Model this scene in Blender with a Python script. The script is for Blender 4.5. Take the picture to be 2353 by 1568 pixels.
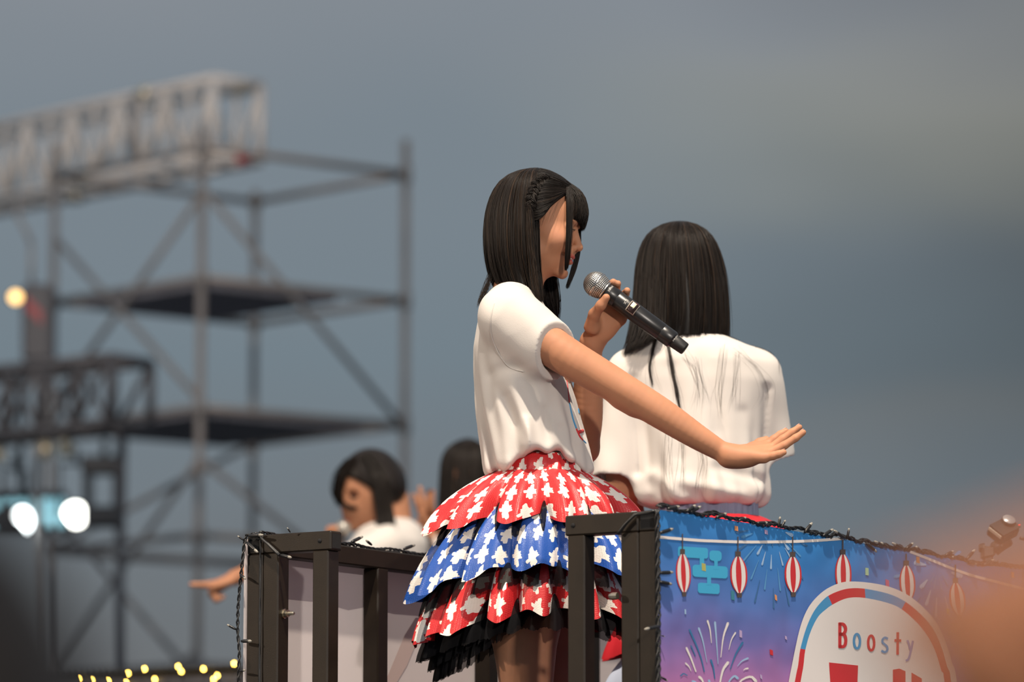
import bpy, bmesh, math, random
import numpy as np
from mathutils import Vector, Matrix
from mathutils.bvhtree import BVHTree
from mathutils.geometry import tessellate_polygon

random.seed(7); RNG = np.random.default_rng(7)
scn = bpy.context.scene
COL = scn.collection
for o in list(bpy.data.objects): bpy.data.objects.remove(o)

# ------------------------------------------------------------------ camera
FPX, CX, CY = 9300.0, 1176.5, 784.0
CAMZ = 1.6
PITCH = math.atan((2091-784)/FPX)
cam = bpy.data.cameras.new('camera'); camo = bpy.data.objects.new('camera', cam); COL.objects.link(camo)
camo.location = (0, 0, CAMZ); camo.rotation_euler = (math.pi/2+PITCH, 0, 0)
cam.sensor_width = 36; cam.lens = FPX/2353*36; cam.clip_end = 500
cam.dof.use_dof = True; cam.dof.focus_distance = 8.48; cam.dof.aperture_fstop = 2.9
scn.camera = camo
def P(px, py, Y):
    """world point seen at photo pixel (px,py), Y metres in front of the camera's foot"""
    x = (px-CX)/FPX; y = (CY-py)/FPX
    d = (x, math.cos(PITCH)-y*math.sin(PITCH), math.sin(PITCH)+y*math.cos(PITCH))
    s = Y/d[1]
    return np.array([d[0]*s, Y, CAMZ+d[2]*s])

# ------------------------------------------------------------------ sky
scn.view_settings.view_transform = 'Standard'; scn.view_settings.look = 'None'
scn.view_settings.gamma = 1; scn.view_settings.exposure = 0.0
try: scn.view_settings.use_curve_mapping = False
except Exception: pass
def build_world():
    w = bpy.data.worlds.new('dusk_sky'); scn.world = w; w.use_nodes = True
    nt = w.node_tree; N = nt.nodes; L = nt.links; N.clear()
    out = N.new('ShaderNodeOutputWorld'); bg = N.new('ShaderNodeBackground')
    tc = N.new('ShaderNodeTexCoord')
    # soft cloud noise bends everything a little
    mp = N.new('ShaderNodeMapping'); mp.inputs['Scale'].default_value = (7, 7, 16); mp.inputs['Rotation'].default_value = (0, 0.35, 0); mp.inputs['Location'].default_value = (3.1, 0.0, 1.7)
    L.new(tc.outputs['Generated'], mp.inputs[0])
    nz = N.new('ShaderNodeTexNoise'); nz.inputs['Scale'].default_value = 1.0; nz.inputs['Detail'].default_value = 2; L.new(mp.outputs[0], nz.inputs['Vector'])
    sb = N.new('ShaderNodeVectorMath'); sb.operation = 'SUBTRACT'; sb.inputs[1].default_value = (.5, .5, .5); L.new(nz.outputs['Color'], sb.inputs[0])
    sl = N.new('ShaderNodeVectorMath'); sl.operation = 'SCALE'; sl.inputs['Scale'].default_value = .06; L.new(sb.outputs[0], sl.inputs[0])
    ad = N.new('ShaderNodeVectorMath'); ad.operation = 'ADD'; L.new(tc.outputs['Generated'], ad.inputs[0]); L.new(sl.outputs[0], ad.inputs[1])
    sep = N.new('ShaderNodeSeparateXYZ'); L.new(ad.outputs[0], sep.inputs[0])
    mr = N.new('ShaderNodeMapRange'); mr.inputs['From Min'].default_value = 0.0; mr.inputs['From Max'].default_value = 0.30; L.new(sep.outputs['Z'], mr.inputs['Value'])
    ramp = N.new('ShaderNodeValToRGB'); cr = ramp.color_ramp; L.new(mr.outputs[0], ramp.inputs[0])
    cr.elements[0].position = 0.0; cr.elements[0].color = (0.165, 0.175, 0.185, 1)
    cr.elements[1].position = 1.0; cr.elements[1].color = (0.25, 0.275, 0.31, 1)
    for pos, c in ((0.18, (0.165, 0.178, 0.192, 1)), (0.45, (0.172, 0.220, 0.255, 1)), (0.62, (0.195, 0.235, 0.270, 1)), (0.80, (0.245, 0.268, 0.300, 1))):
        e = cr.elements.new(pos); e.color = c
    cur = ramp.outputs[0]
    # dark bank and pale warm break in the cloud cover
    for c, inv, r0, r1, colr in (((.185, .97, .150), (6.0, 0, 11.5), .05, 1.15, (.43, .41, .395, 1)), ((.13, .97, .194), (6.0, 0, 24.0), .0, 1.0, (1.38, 1.23, 1.02, 1)), ((.16, .96, .245), (7.0, 0, 20.0), .0, 1.0, (.66, .645, .63, 1)), ((.10, .98, .117), (9.0, 0, 75.0), .0, 1.0, (1.10, 1.03, .98, 1)), ((-.11, .98, .06), (9.0, 0, 30.0), .2, 1.2, (.93, .92, .90, 1))):
        s2 = N.new('ShaderNodeVectorMath'); s2.operation = 'SUBTRACT'; s2.inputs[1].default_value = c; L.new(ad.outputs[0], s2.inputs[0])
        m2 = N.new('ShaderNodeVectorMath'); m2.operation = 'MULTIPLY'; m2.inputs[1].default_value = inv; L.new(s2.outputs[0], m2.inputs[0])
        ln = N.new('ShaderNodeVectorMath'); ln.operation = 'LENGTH'; L.new(m2.outputs[0], ln.inputs[0])
        r = N.new('ShaderNodeMapRange'); r.interpolation_type = 'SMOOTHSTEP'; r.inputs['From Min'].default_value = r0; r.inputs['From Max'].default_value = r1; r.inputs['To Min'].default_value = 1; r.inputs['To Max'].default_value = 0; L.new(ln.outputs['Value'], r.inputs['Value'])
        mx = N.new('ShaderNodeMix'); mx.data_type = 'RGBA'; mx.blend_type = 'MULTIPLY'; L.new(r.outputs[0], mx.inputs['Factor']); L.new(cur, mx.inputs['A']); mx.inputs['B'].default_value = colr; cur = mx.outputs['Result']
    L.new(cur, bg.inputs['Color']); bg.inputs['Strength'].default_value = 1.0
    L.new(bg.outputs[0], out.inputs[0])
build_world()

# ------------------------------------------------------------------ stage lamps (outside the frame), plus a fill added for the raised fist
def spot(name, loc, target, watts, col, size=0.25, angle=24):
    l = bpy.data.lights.new(name, 'SPOT'); l.energy = watts; l.color = col; l.shadow_soft_size = size
    l.spot_size = math.radians(angle); l.spot_blend = 0.6
    o = bpy.data.objects.new(name, l); COL.objects.link(o); o.location = loc
    o.rotation_euler = (Vector(target)-Vector(loc)).to_track_quat('-Z', 'Y').to_euler()
    return o
spot('follow_spot_key', (0.2, 2.2, 16.0), (0.15, 8.9, 2.6), 16500, (1.0, 0.86, 0.70), 0.20, 44)
spot('follow_spot_left', (-15.0, 5.0, 8.0), (-0.2, 9.4, 2.5), 5200, (1.0, 0.80, 0.60), 0.25, 26)
spot('follow_spot_right', (5.0, -7.0, 6.5), (0.5, 8.7, 2.3), 5200, (1.0, 0.90, 0.80), 0.3, 22)
spot('stage_wash', (-4.0, 15.0, 9.0), (-4.5, 31.0, 7.0), 2900, (1.0, 0.84, 0.72), 0.4, 40)
spot('crowd_wash', (5.0, -5.0, 7.0), (0.22, 1.2, 1.65), 5200, (1.0, 0.80, 0.62), 0.4, 7)  # added lamp without a real source, brightens the foreground fist

# ------------------------------------------------------------------ object helpers
def link(o, parent=None):
    COL.objects.link(o)
    if parent is not None: o.parent = parent
    return o
def tag(o, label, cat, group=None, kind=None):
    o['label'] = label
    if cat: o['category'] = cat
    if group: o['group'] = group
    if kind: o['kind'] = kind
    return o
def empty(name, loc=(0, 0, 0), label=None, cat=None, group=None):
    o = bpy.data.objects.new(name, None); o.location = loc; o.empty_display_size = 0.1
    link(o)
    if label: tag(o, label, cat, group)
    return o
def keep(o, parent):
    """parent a world-space mesh to an empty without moving it"""
    o.parent = parent; o.matrix_parent_inverse = Matrix.Translation(parent.location).inverted()
    return o
def mesh_np(name, V, F, smooth=True, uv=None, col=None):
    V = np.asarray(V, np.float32).reshape(-1, 3)
    me = bpy.data.meshes.new(name)
    if isinstance(F, np.ndarray):
        n, k = F.shape
        me.vertices.add(len(V)); me.vertices.foreach_set('co', V.ravel())
        me.loops.add(n*k); me.loops.foreach_set('vertex_index', F.astype(np.int32).ravel())
        me.polygons.add(n); me.polygons.foreach_set('loop_start', np.arange(0, n*k, k, dtype=np.int32))
        me.update(calc_edges=True)
    else:
        me.from_pydata([tuple(map(float, v)) for v in V], [], [tuple(map(int, f)) for f in F]); me.update()
    me.validate()
    if smooth: me.polygons.foreach_set('use_smooth', np.ones(len(me.polygons), bool))
    if uv is not None:
        l = me.uv_layers.new(name='UVMap'); li = np.zeros(len(me.loops), np.int32); me.loops.foreach_get('vertex_index', li)
        l.data.foreach_set('uv', np.asarray(uv, np.float32)[li].ravel())
    if col is not None:
        a = me.attributes.new('tint', 'FLOAT_COLOR', 'POINT')
        c = np.ones((len(V), 4), np.float32); c[:, :3] = col; a.data.foreach_set('color', c.ravel())
    return me
def obj(name, me, mat, parent=None):
    if mat is not None and len(me.materials) == 0: me.materials.append(mat)
    o = bpy.data.objects.new(name, me); COL.objects.link(o)
    if parent is not None: keep(o, parent)
    return o
def merge(parts):
    Vs, Fs, off = [], [], 0
    for V, F in parts:
        V = np.asarray(V, float).reshape(-1, 3); Vs.append(V)
        Fs += [tuple(int(i)+off for i in f) for f in F]; off += len(V)
    return np.concatenate(Vs), Fs
# ------------------------------------------------------------------ shapes -> (verts, faces)
def frame_of(d, up=(0, 0, 1)):
    d = np.asarray(d, float); d = d/np.linalg.norm(d)
    u = np.asarray(up, float)
    if abs(np.dot(d, u)) > 0.95: u = np.array([1.0, 0, 0])
    a = np.cross(u, d); a /= np.linalg.norm(a); b = np.cross(d, a)
    return a, b, d
def s_box(o, ex, ey, ez, bev=0.0):
    """box from corner frame: origin o, edge vectors; small chamfer by bev"""
    o, ex, ey, ez = [np.asarray(v, float) for v in (o, ex, ey, ez)]
    if bev <= 0:
        V = [o+ex*i+ey*j+ez*k for i in (0, 1) for j in (0, 1) for k in (0, 1)]
        F = [(0, 1, 3, 2), (4, 6, 7, 5), (0, 4, 5, 1), (2, 3, 7, 6), (0, 2, 6, 4), (1, 5, 7, 3)]
        return np.array(V), F
    bm = bmesh.new(); bmesh.ops.create_cube(bm, size=1)
    lx, ly, lz = [np.linalg.norm(v) for v in (ex, ey, ez)]
    for v in bm.verts: v.co = Vector(((v.co.x+.5)*lx, (v.co.y+.5)*ly, (v.co.z+.5)*lz))
    bmesh.ops.bevel(bm, geom=bm.edges[:], offset=min(bev, lx*.3, ly*.3, lz*.3), segments=1, affect='EDGES')
    bm.verts.index_update()
    B = np.array([v.co[:] for v in bm.verts]); F = [tuple(v.index for v in f.verts) for f in bm.faces]; bm.free()
    V = o+B[:, :1]*ex/lx+B[:, 1:2]*ey/ly+B[:, 2:3]*ez/lz
    if np.dot(np.cross(ex, ey), ez) < 0: F = [f[::-1] for f in F]
    return V, F
def s_lathe(a, b, prof, n=24, cap=True):
    """prof: list of (t along a->b in metres, radius)"""
    a = np.asarray(a, float); b = np.asarray(b, float); u, v, d = frame_of(b-a)
    V, F = [], []
    for t, r in prof:
        for k in range(n):
            th = 2*math.pi*k/n; V.append(a+d*t+(u*math.cos(th)+v*math.sin(th))*r)
    m = len(prof)
    for i in range(m-1):
        for k in range(n): F.append((i*n+k, i*n+(k+1) % n, (i+1)*n+(k+1) % n, (i+1)*n+k))
    if cap: F.append(tuple(range(n))[::-1]); F.append(tuple((m-1)*n+k for k in range(n)))
    return np.array(V), F
def s_tube(a, b, r, n=10, r2=None):
    L = float(np.linalg.norm(np.asarray(b, float)-np.asarray(a, float)))
    return s_lathe(a, b, [(0, r), (L, r if r2 is None else r2)], n)
def s_path(pts, r, n=6):
    pts = np.asarray(pts, float); m = len(pts); r = np.broadcast_to(np.asarray(r, float), (m,))
    t = np.gradient(pts, axis=0); t /= np.linalg.norm(t, axis=1)[:, None]+1e-12
    V = []; u = frame_of(t[0])[0]
    for i in range(m):
        u = u-t[i]*np.dot(u, t[i]); u /= np.linalg.norm(u); w = np.cross(t[i], u)
        for k in range(n):
            th = 2*math.pi*k/n; V.append(pts[i]+(u*math.cos(th)+w*math.sin(th))*r[i])
    F = [(i*n+k, i*n+(k+1) % n, (i+1)*n+(k+1) % n, (i+1)*n+k) for i in range(m-1) for k in range(n)]
    F.append(tuple(range(n))[::-1]); F.append(tuple((m-1)*n+k for k in range(n)))
    return np.array(V), F
def s_ell(c, r, nu=16, nv=10):
    V, F = [], []
    for i in range(nv+1):
        ph = math.pi*i/nv
        for k in range(nu):
            th = 2*math.pi*k/nu
            V.append((c[0]+r[0]*math.sin(ph)*math.cos(th), c[1]+r[1]*math.sin(ph)*math.sin(th), c[2]+r[2]*math.cos(ph)))
    for i in range(nv):
        for k in range(nu): F.append((i*nu+k, (i+1)*nu+k, (i+1)*nu+(k+1) % nu, i*nu+(k+1) % nu))
    return np.array(V), F
def catmull(pts, m):
    pts = np.asarray(pts, float); n = len(pts)
    if n == 2:
        t = np.linspace(0, 1, m)[:, None]; return pts[0]*(1-t)+pts[1]*t
    ext = np.vstack([2*pts[0]-pts[1], pts, 2*pts[-1]-pts[-2]])
    s = np.linspace(0, n-1-1e-9, m); i = s.astype(int); f = (s-i)[:, None]
    p0, p1, p2, p3 = ext[i], ext[i+1], ext[i+2], ext[i+3]
    return 0.5*((2*p1)+(-p0+p2)*f+(2*p0-5*p1+4*p2-p3)*f*f+(-p0+3*p1-3*p2+p3)*f**3)
def simple(name, sf, mat, parent=None, smooth=False):
    V, F = sf
    return obj(name, mesh_np(name, V, F, smooth), mat, parent)
# ------------------------------------------------------------------ materials
MATS = {}
def mat(name, col, rough=0.5, metal=0.0, noise=0.0, nscale=30, bump=0.0, bscale=200, spec=0.5, emit=None, estr=0, sss=0, tint=False, trans=0, sheen=0):
    if name in MATS: return MATS[name]
    m = bpy.data.materials.new(name); m.use_nodes = True; MATS[name] = m
    nt = m.node_tree; N, L = nt.nodes, nt.links; b = N['Principled BSDF']
    b.inputs['Base Color'].default_value = (*col, 1); b.inputs['Roughness'].default_value = rough
    b.inputs['Metallic'].default_value = metal; b.inputs['Specular IOR Level'].default_value = spec
    tc = N.new('ShaderNodeTexCoord'); src = None
    if tint:
        at = N.new('ShaderNodeAttribute'); at.attribute_name = 'tint'; src = at.outputs['Color']
    if noise > 0:
        nz = N.new('ShaderNodeTexNoise'); nz.inputs['Scale'].default_value = nscale; nz.inputs['Detail'].default_value = 3
        L.new(tc.outputs['Object'], nz.inputs['Vector'])
        mr = N.new('ShaderNodeMapRange'); mr.inputs['From Min'].default_value = .3; mr.inputs['From Max'].default_value = .7
        mr.inputs['To Min'].default_value = 1-noise; mr.inputs['To Max'].default_value = 1+noise*.6
        L.new(nz.outputs['Fac'], mr.inputs['Value'])
        mx = N.new('ShaderNodeMix'); mx.data_type = 'RGBA'; mx.blend_type = 'MULTIPLY'; mx.inputs['Factor'].default_value = 1
        if src is None: mx.inputs['A'].default_value = (*col, 1)
        else: L.new(src, mx.inputs['A'])
        L.new(mr.outputs[0], mx.inputs['B']); src = mx.outputs['Result']
    if src is not None: L.new(src, b.inputs['Base Color'])
    if bump > 0:
        n2 = N.new('ShaderNodeTexNoise'); n2.inputs['Scale'].default_value = bscale; n2.inputs['Detail'].default_value = 2
        L.new(tc.outputs['Object'], n2.inputs['Vector'])
        bp = N.new('ShaderNodeBump'); bp.inputs['Strength'].default_value = bump; bp.inputs['Distance'].default_value = .002
        L.new(n2.outputs['Fac'], bp.inputs['Height']); L.new(bp.outputs[0], b.inputs['Normal'])
    if emit is not None:
        b.inputs['Emission Color'].default_value = (*emit, 1); b.inputs['Emission Strength'].default_value = estr
    if sss > 0:
        b.inputs['Subsurface Weight'].default_value = sss; b.inputs['Subsurface Radius'].default_value = (.010, .004, .002)
        b.inputs['Subsurface Scale'].default_value = 0.6
    if sheen > 0: b.inputs['Sheen Weight'].default_value = sheen
    if trans > 0:
        tr = N.new('ShaderNodeBsdfTranslucent'); tr.inputs['Color'].default_value = (*col, 1)
        ms = N.new('ShaderNodeMixShader'); ms.inputs[0].default_value = trans
        L.new(b.outputs[0], ms.inputs[1]); L.new(tr.outputs[0], ms.inputs[2])
        L.new(ms.outputs[0], N['Material Output'].inputs['Surface'])
    return m
SKIN = (0.48, 0.225, 0.128)
M_skin = mat('skin', SKIN, 0.58, noise=.07, nscale=22, sss=.16, tint=True, spec=.26)
M_cotton = mat('white_cotton', (0.72, 0.675, 0.635), 0.85, noise=.03, nscale=12, bump=.12, bscale=500, spec=.2, trans=.14, sheen=.1)
M_hair = mat('dark_hair', (0.02, 0.015, 0.012), 0.42, tint=True, spec=.22)
M_black = mat('black_powder_coat', (0.0145, 0.0098, 0.0062), 0.48, noise=.25, nscale=14, bump=.15, bscale=900, spec=.24)
M_hollow = mat('hollow_dark', (0.004, 0.004, 0.005), 0.9)  # near-black colour standing for the shade inside openings
M_rubber = mat('black_cable', (0.012, 0.012, 0.013), 0.38)
M_steel = mat('zinc_steel', (0.62, 0.56, 0.45), 0.28, metal=1)
M_clear = mat('clear_tip', (0.30, 0.28, 0.24), 0.10, spec=.9)
M_lash = mat('lash_black', (0.008, 0.006, 0.006), 0.5)

# ------------------------------------------------------------------ signed-distance modelling
class Field:
    def __init__(s, lo, hi, h):
        s.lo = np.asarray(lo, float); s.h = h
        s.n = np.ceil((np.asarray(hi, float)-s.lo)/h).astype(int)+1
        s.D = np.full(tuple(s.n), 0.5, np.float32)
    def region(s, lo, hi):
        i0 = np.clip(np.floor((np.asarray(lo)-s.lo)/s.h).astype(int), 0, s.n-1)
        i1 = np.clip(np.ceil((np.asarray(hi)-s.lo)/s.h).astype(int)+1, 1, s.n)
        sl = tuple(slice(a, b) for a, b in zip(i0, i1))
        ax = [(s.lo[k]+s.h*np.arange(i0[k], i1[k])).astype(np.float32) for k in range(3)]
        return sl, ax[0][:, None, None], ax[1][None, :, None], ax[2][None, None, :]
    def put(s, sl, d, k, op):
        A = s.D[sl]
        if op == 'sub':
            d = -d; h = np.clip(.5-.5*(d-A)/k, 0, 1); s.D[sl] = d+(A-d)*h+k*h*(1-h)
        else:
            h = np.clip(.5+.5*(d-A)/k, 0, 1); s.D[sl] = d+(A-d)*h-k*h*(1-h)
    def cone(s, a, b, ra, rb=None, k=.004, op='add'):
        rb = ra if rb is None else rb
        a = np.asarray(a, float); b = np.asarray(b, float); m = max(ra, rb)+k+3*s.h
        sl, X, Y, Z = s.region(np.minimum(a, b)-m, np.maximum(a, b)+m)
        if 0 in s.D[sl].shape: return
        ba = b-a; L2 = float(ba@ba)+1e-12
        px, py, pz = X-a[0], Y-a[1], Z-a[2]
        t = np.clip((px*ba[0]+py*ba[1]+pz*ba[2])/L2, 0, 1)
        d = np.sqrt((px-t*ba[0])**2+(py-t*ba[1])**2+(pz-t*ba[2])**2)-(ra+(rb-ra)*t)
        s.put(sl, d, k, op)
    def chain(s, pts, rad, k=.004, op='add'):
        for i in range(len(pts)-1): s.cone(pts[i], pts[i+1], rad[i], rad[i+1], k, op)
    def limb(s, pts, rad, k=.012, n=6):
        m = (len(pts)-1)*n+1; c = catmull(pts, m); r = catmull([(q, 0, 0) for q in rad], m)[:, 0]
        T = Field(s.lo, s.lo+s.h*(s.n-1), s.h)
        for i in range(m-1): T.cone(c[i], c[i+1], r[i], r[i+1], .0012)
        n_ = np.minimum(s.n, T.n); A = s.D[:n_[0], :n_[1], :n_[2]]; B = T.D[:n_[0], :n_[1], :n_[2]]
        h = np.clip(.5+.5*(B-A)/k, 0, 1); s.D[:n_[0], :n_[1], :n_[2]] = B+(A-B)*h-k*h*(1-h)
    def ell(s, c, r, k=.004, R=None, op='add'):
        c = np.asarray(c, float); m = max(r)+k+3*s.h
        sl, X, Y, Z = s.region(c-m, c+m)
        if 0 in s.D[sl].shape: return
        p = [X-c[0], Y-c[1], Z-c[2]]
        if R is not None:
            R = np.asarray(R, float); p = [p[0]*R[0, i]+p[1]*R[1, i]+p[2]*R[2, i] for i in range(3)]
        k0 = np.sqrt(sum((p[i]/r[i])**2 for i in range(3))); k1 = np.sqrt(sum((p[i]/r[i]**2)**2 for i in range(3)))+1e-6
        s.put(sl, k0*(k0-1)/k1, k, op)
    def loft(s, tab, k=.01, warp=None, op='add', cap=None):
        """tab rows: z, cx, cy, a, b ; elliptical cross sections stacked in z"""
        tab = np.asarray(sorted(tab, key=lambda r: r[0]), float)
        zz = np.linspace(tab[0, 0], tab[-1, 0], 160); sm = []
        ker = np.exp(-np.linspace(-2, 2, 13)**2); ker /= ker.sum()
        for c in range(1, 5):
            y = np.interp(zz, tab[:, 0], tab[:, c]); sm.append(np.convolve(np.pad(y, 6, mode='edge'), ker, 'valid'))
        m = max(tab[:, 3].max(), tab[:, 4].max())+.04
        sl, X, Y, Z = s.region((tab[:, 1].min()-m, tab[:, 2].min()-m, tab[0, 0]-.03), (tab[:, 1].max()+m, tab[:, 2].max()+m, tab[-1, 0]+.03))
        cx, cy, a, b = [np.interp(Z, zz, v).astype(np.float32) for v in sm]
        q = np.sqrt(((X-cx)/a)**2+((Y-cy)/b)**2)
        d = (q-1)*np.minimum(a, b)
        if warp is not None: d = d+warp(X, Y, Z, np.arctan2(Y-cy, X-cx))
        zt = tab[-1, 0]; zb = tab[0, 0] if cap is None else cap(X, Y, Z)
        c = np.maximum(Z-zt, zb-Z); kk = .015
        h = np.clip(.5-.5*(c-d)/kk, 0, 1); d = c+(d-c)*h+kk*h*(1-h)
        s.put(sl, d, k, op)
    def cut(s, p, n, k=.002):
        """keep the side the normal points away from"""
        n = np.asarray(n, float); n /= np.linalg.norm(n)
        sl, X, Y, Z = s.region(s.lo, s.lo+s.h*s.n)
        d = (X-p[0])*n[0]+(Y-p[1])*n[1]+(Z-p[2])*n[2]; s.D[sl] = np.maximum(s.D[sl], d)
    def mesh(s):
        D = s.D; nx, ny, nz = D.shape; I = D < 0
        c = [I[i:nx-1+i, j:ny-1+j, k:nz-1+k] for i in (0, 1) for j in (0, 1) for k in (0, 1)]
        allin = c[0].copy(); anyin = c[0].copy()
        for q in c[1:]: allin &= q; anyin |= q
        cells = np.argwhere(anyin & ~allin)
        if len(cells) == 0: return np.zeros((0, 3)), np.zeros((0, 4), int)
        i, j, k = cells.T
        corners = np.array([(a, b, d) for a in (0, 1) for b in (0, 1) for d in (0, 1)])
        val = np.stack([D[i+a, j+b, k+d] for a, b, d in corners], 1)
        acc = np.zeros((len(cells), 3)); cnt = np.zeros(len(cells))
        for p in range(8):
            for q in range(p+1, 8):
                if np.abs(corners[p]-corners[q]).sum() != 1: continue
                vp, vq = val[:, p], val[:, q]; on = (vp < 0) != (vq < 0)
                t = np.where(on, vp/(vp-vq+1e-12), 0)
                acc += np.where(on[:, None], corners[p]+t[:, None]*(corners[q]-corners[p]), 0); cnt += on
        V = s.lo+s.h*(cells+acc/cnt[:, None])
        idx = np.full((nx-1, ny-1, nz-1), -1, np.int32); idx[i, j, k] = np.arange(len(cells))
        F = []
        for ax in range(3):
            A = I[:-1] if ax == 0 else (I[:, :-1] if ax == 1 else I[:, :, :-1]); B = I[1:] if ax == 0 else (I[:, 1:] if ax == 1 else I[:, :, 1:])
            e = np.argwhere(A != B); o1, o2 = (ax+1) % 3, (ax+2) % 3
            e = e[(e[:, o1] > 0) & (e[:, o2] > 0) & (e[:, o1] < D.shape[o1]-1) & (e[:, o2] < D.shape[o2]-1)]
            q = []
            for da, db in ((-1, -1), (0, -1), (0, 0), (-1, 0)):
                f = e.copy(); f[:, o1] += da; f[:, o2] += db; q.append(idx[f[:, 0], f[:, 1], f[:, 2]])
            Q = np.stack(q, 1); flip = ~I[e[:, 0], e[:, 1], e[:, 2]]; Q[flip] = Q[flip][:, ::-1]; F.append(Q)
        F = np.concatenate(F); F = F[(F >= 0).all(1)]
        return V, F
def relax(V, F, it=2, lam=.5):
    V = V.copy(); n = len(V)
    for _ in range(it):
        S = np.zeros_like(V); c = np.zeros(n)
        for a, b in ((0, 1), (1, 2), (2, 3), (3, 0)):
            np.add.at(S, F[:, a], V[F[:, b]]); np.add.at(c, F[:, a], 1)
            np.add.at(S, F[:, b], V[F[:, a]]); np.add.at(c, F[:, b], 1)
        V += lam*(S/np.maximum(c, 1)[:, None]-V)
    return V
def join_vf(list_vf):
    Vs, Fs, off = [], [], 0
    for V, F in list_vf:
        Vs.append(V); Fs.append(np.asarray(F)+off); off += len(V)
    return np.concatenate(Vs), np.concatenate(Fs)
def wob(X, Y, Z, f, s=0.0):
    return (np.sin(f*(X+.6*Z)+1.3+s)*np.sin(f*(.8*Y-.5*Z)+.4+2*s)+.6*np.sin(f*1.9*(Z+.35*X-.2*Y)+2.1+s)*np.sin(f*1.6*(X-.7*Y)+s))
# ------------------------------------------------------------------ hair strands
def strands(S, rad, tint, sides=3, tip=.15):
    """S (n,m,3) polylines -> tube mesh arrays; tint (n,3)"""
    S = np.asarray(S, float); n, m, _ = S.shape
    T = np.gradient(S, axis=1); T /= np.linalg.norm(T, axis=2)[..., None]+1e-9
    ref = np.array([.31, -.9, .3]); U = np.cross(T, ref); U /= np.linalg.norm(U, axis=2)[..., None]+1e-9; W = np.cross(T, U)
    pr = np.interp(np.linspace(0, 1, m), [0, .1, .7, 1], [.7, 1, 1, tip])[None, :, None]*np.asarray(rad).reshape(-1, 1, 1)
    V = np.stack([S+(U*math.cos(2*math.pi*k/sides)+W*math.sin(2*math.pi*k/sides))*pr for k in range(sides)], 2).reshape(-1, 3)
    b = (np.arange(n)[:, None, None]*m+np.arange(m-1)[None, :, None])*sides; k = np.arange(sides)[None, None, :]; k2 = (k+1) % sides
    F = np.stack([b+k, b+k2, b+sides+k2, b+sides+k], -1).reshape(-1, 4)
    C = np.repeat(np.asarray(tint), m*sides, axis=0)
    return V, F, C
def hair_tint(n, base=(0.0125, 0.0095, 0.008), var=.6, brown=.0):
    t = np.array(base)[None]*(1+var*RNG.uniform(-1, 1.3, (n, 1)))
    if brown > 0:
        b = RNG.uniform(0, 1, (n, 1)) < brown; t = np.where(b, np.array([[.045, .027, .017]])*RNG.uniform(.4, 1.1, (n, 1)), t)
    return t
def sheet(guides, n, m=14, jit=.003, rad=.0007, brown=.0, spread=None, var=.5, base=(0.0125, 0.0095, 0.008)):
    """strands interpolated between ordered guide polylines"""
    G = np.stack([catmull(g, m) for g in guides]); k = len(G)
    s = RNG.uniform(0, k-1-1e-6, n) if k > 1 else np.zeros(n)
    i = s.astype(int); f = (s-i)[:, None, None]
    S = G[i]*(1-f)+G[np.minimum(i+1, k-1)]*f
    S = S+RNG.normal(0, jit, (n, 1, 3))+np.cumsum(RNG.normal(0, jit*.18, (n, m, 3)), axis=1)
    return strands(S, rad*RNG.uniform(.6, 1.3, n), hair_tint(n, base, var, brown))
def hair_obj(name, parts, parent):
    V = np.concatenate([p[0] for p in parts]); off = 0; Fs = []
    for p in parts: Fs.append(p[1]+off); off += len(p[0])
    return obj(name, mesh_np(name, V, np.concatenate(Fs), True, col=np.concatenate([p[2] for p in parts])), M_hair, parent)
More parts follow.
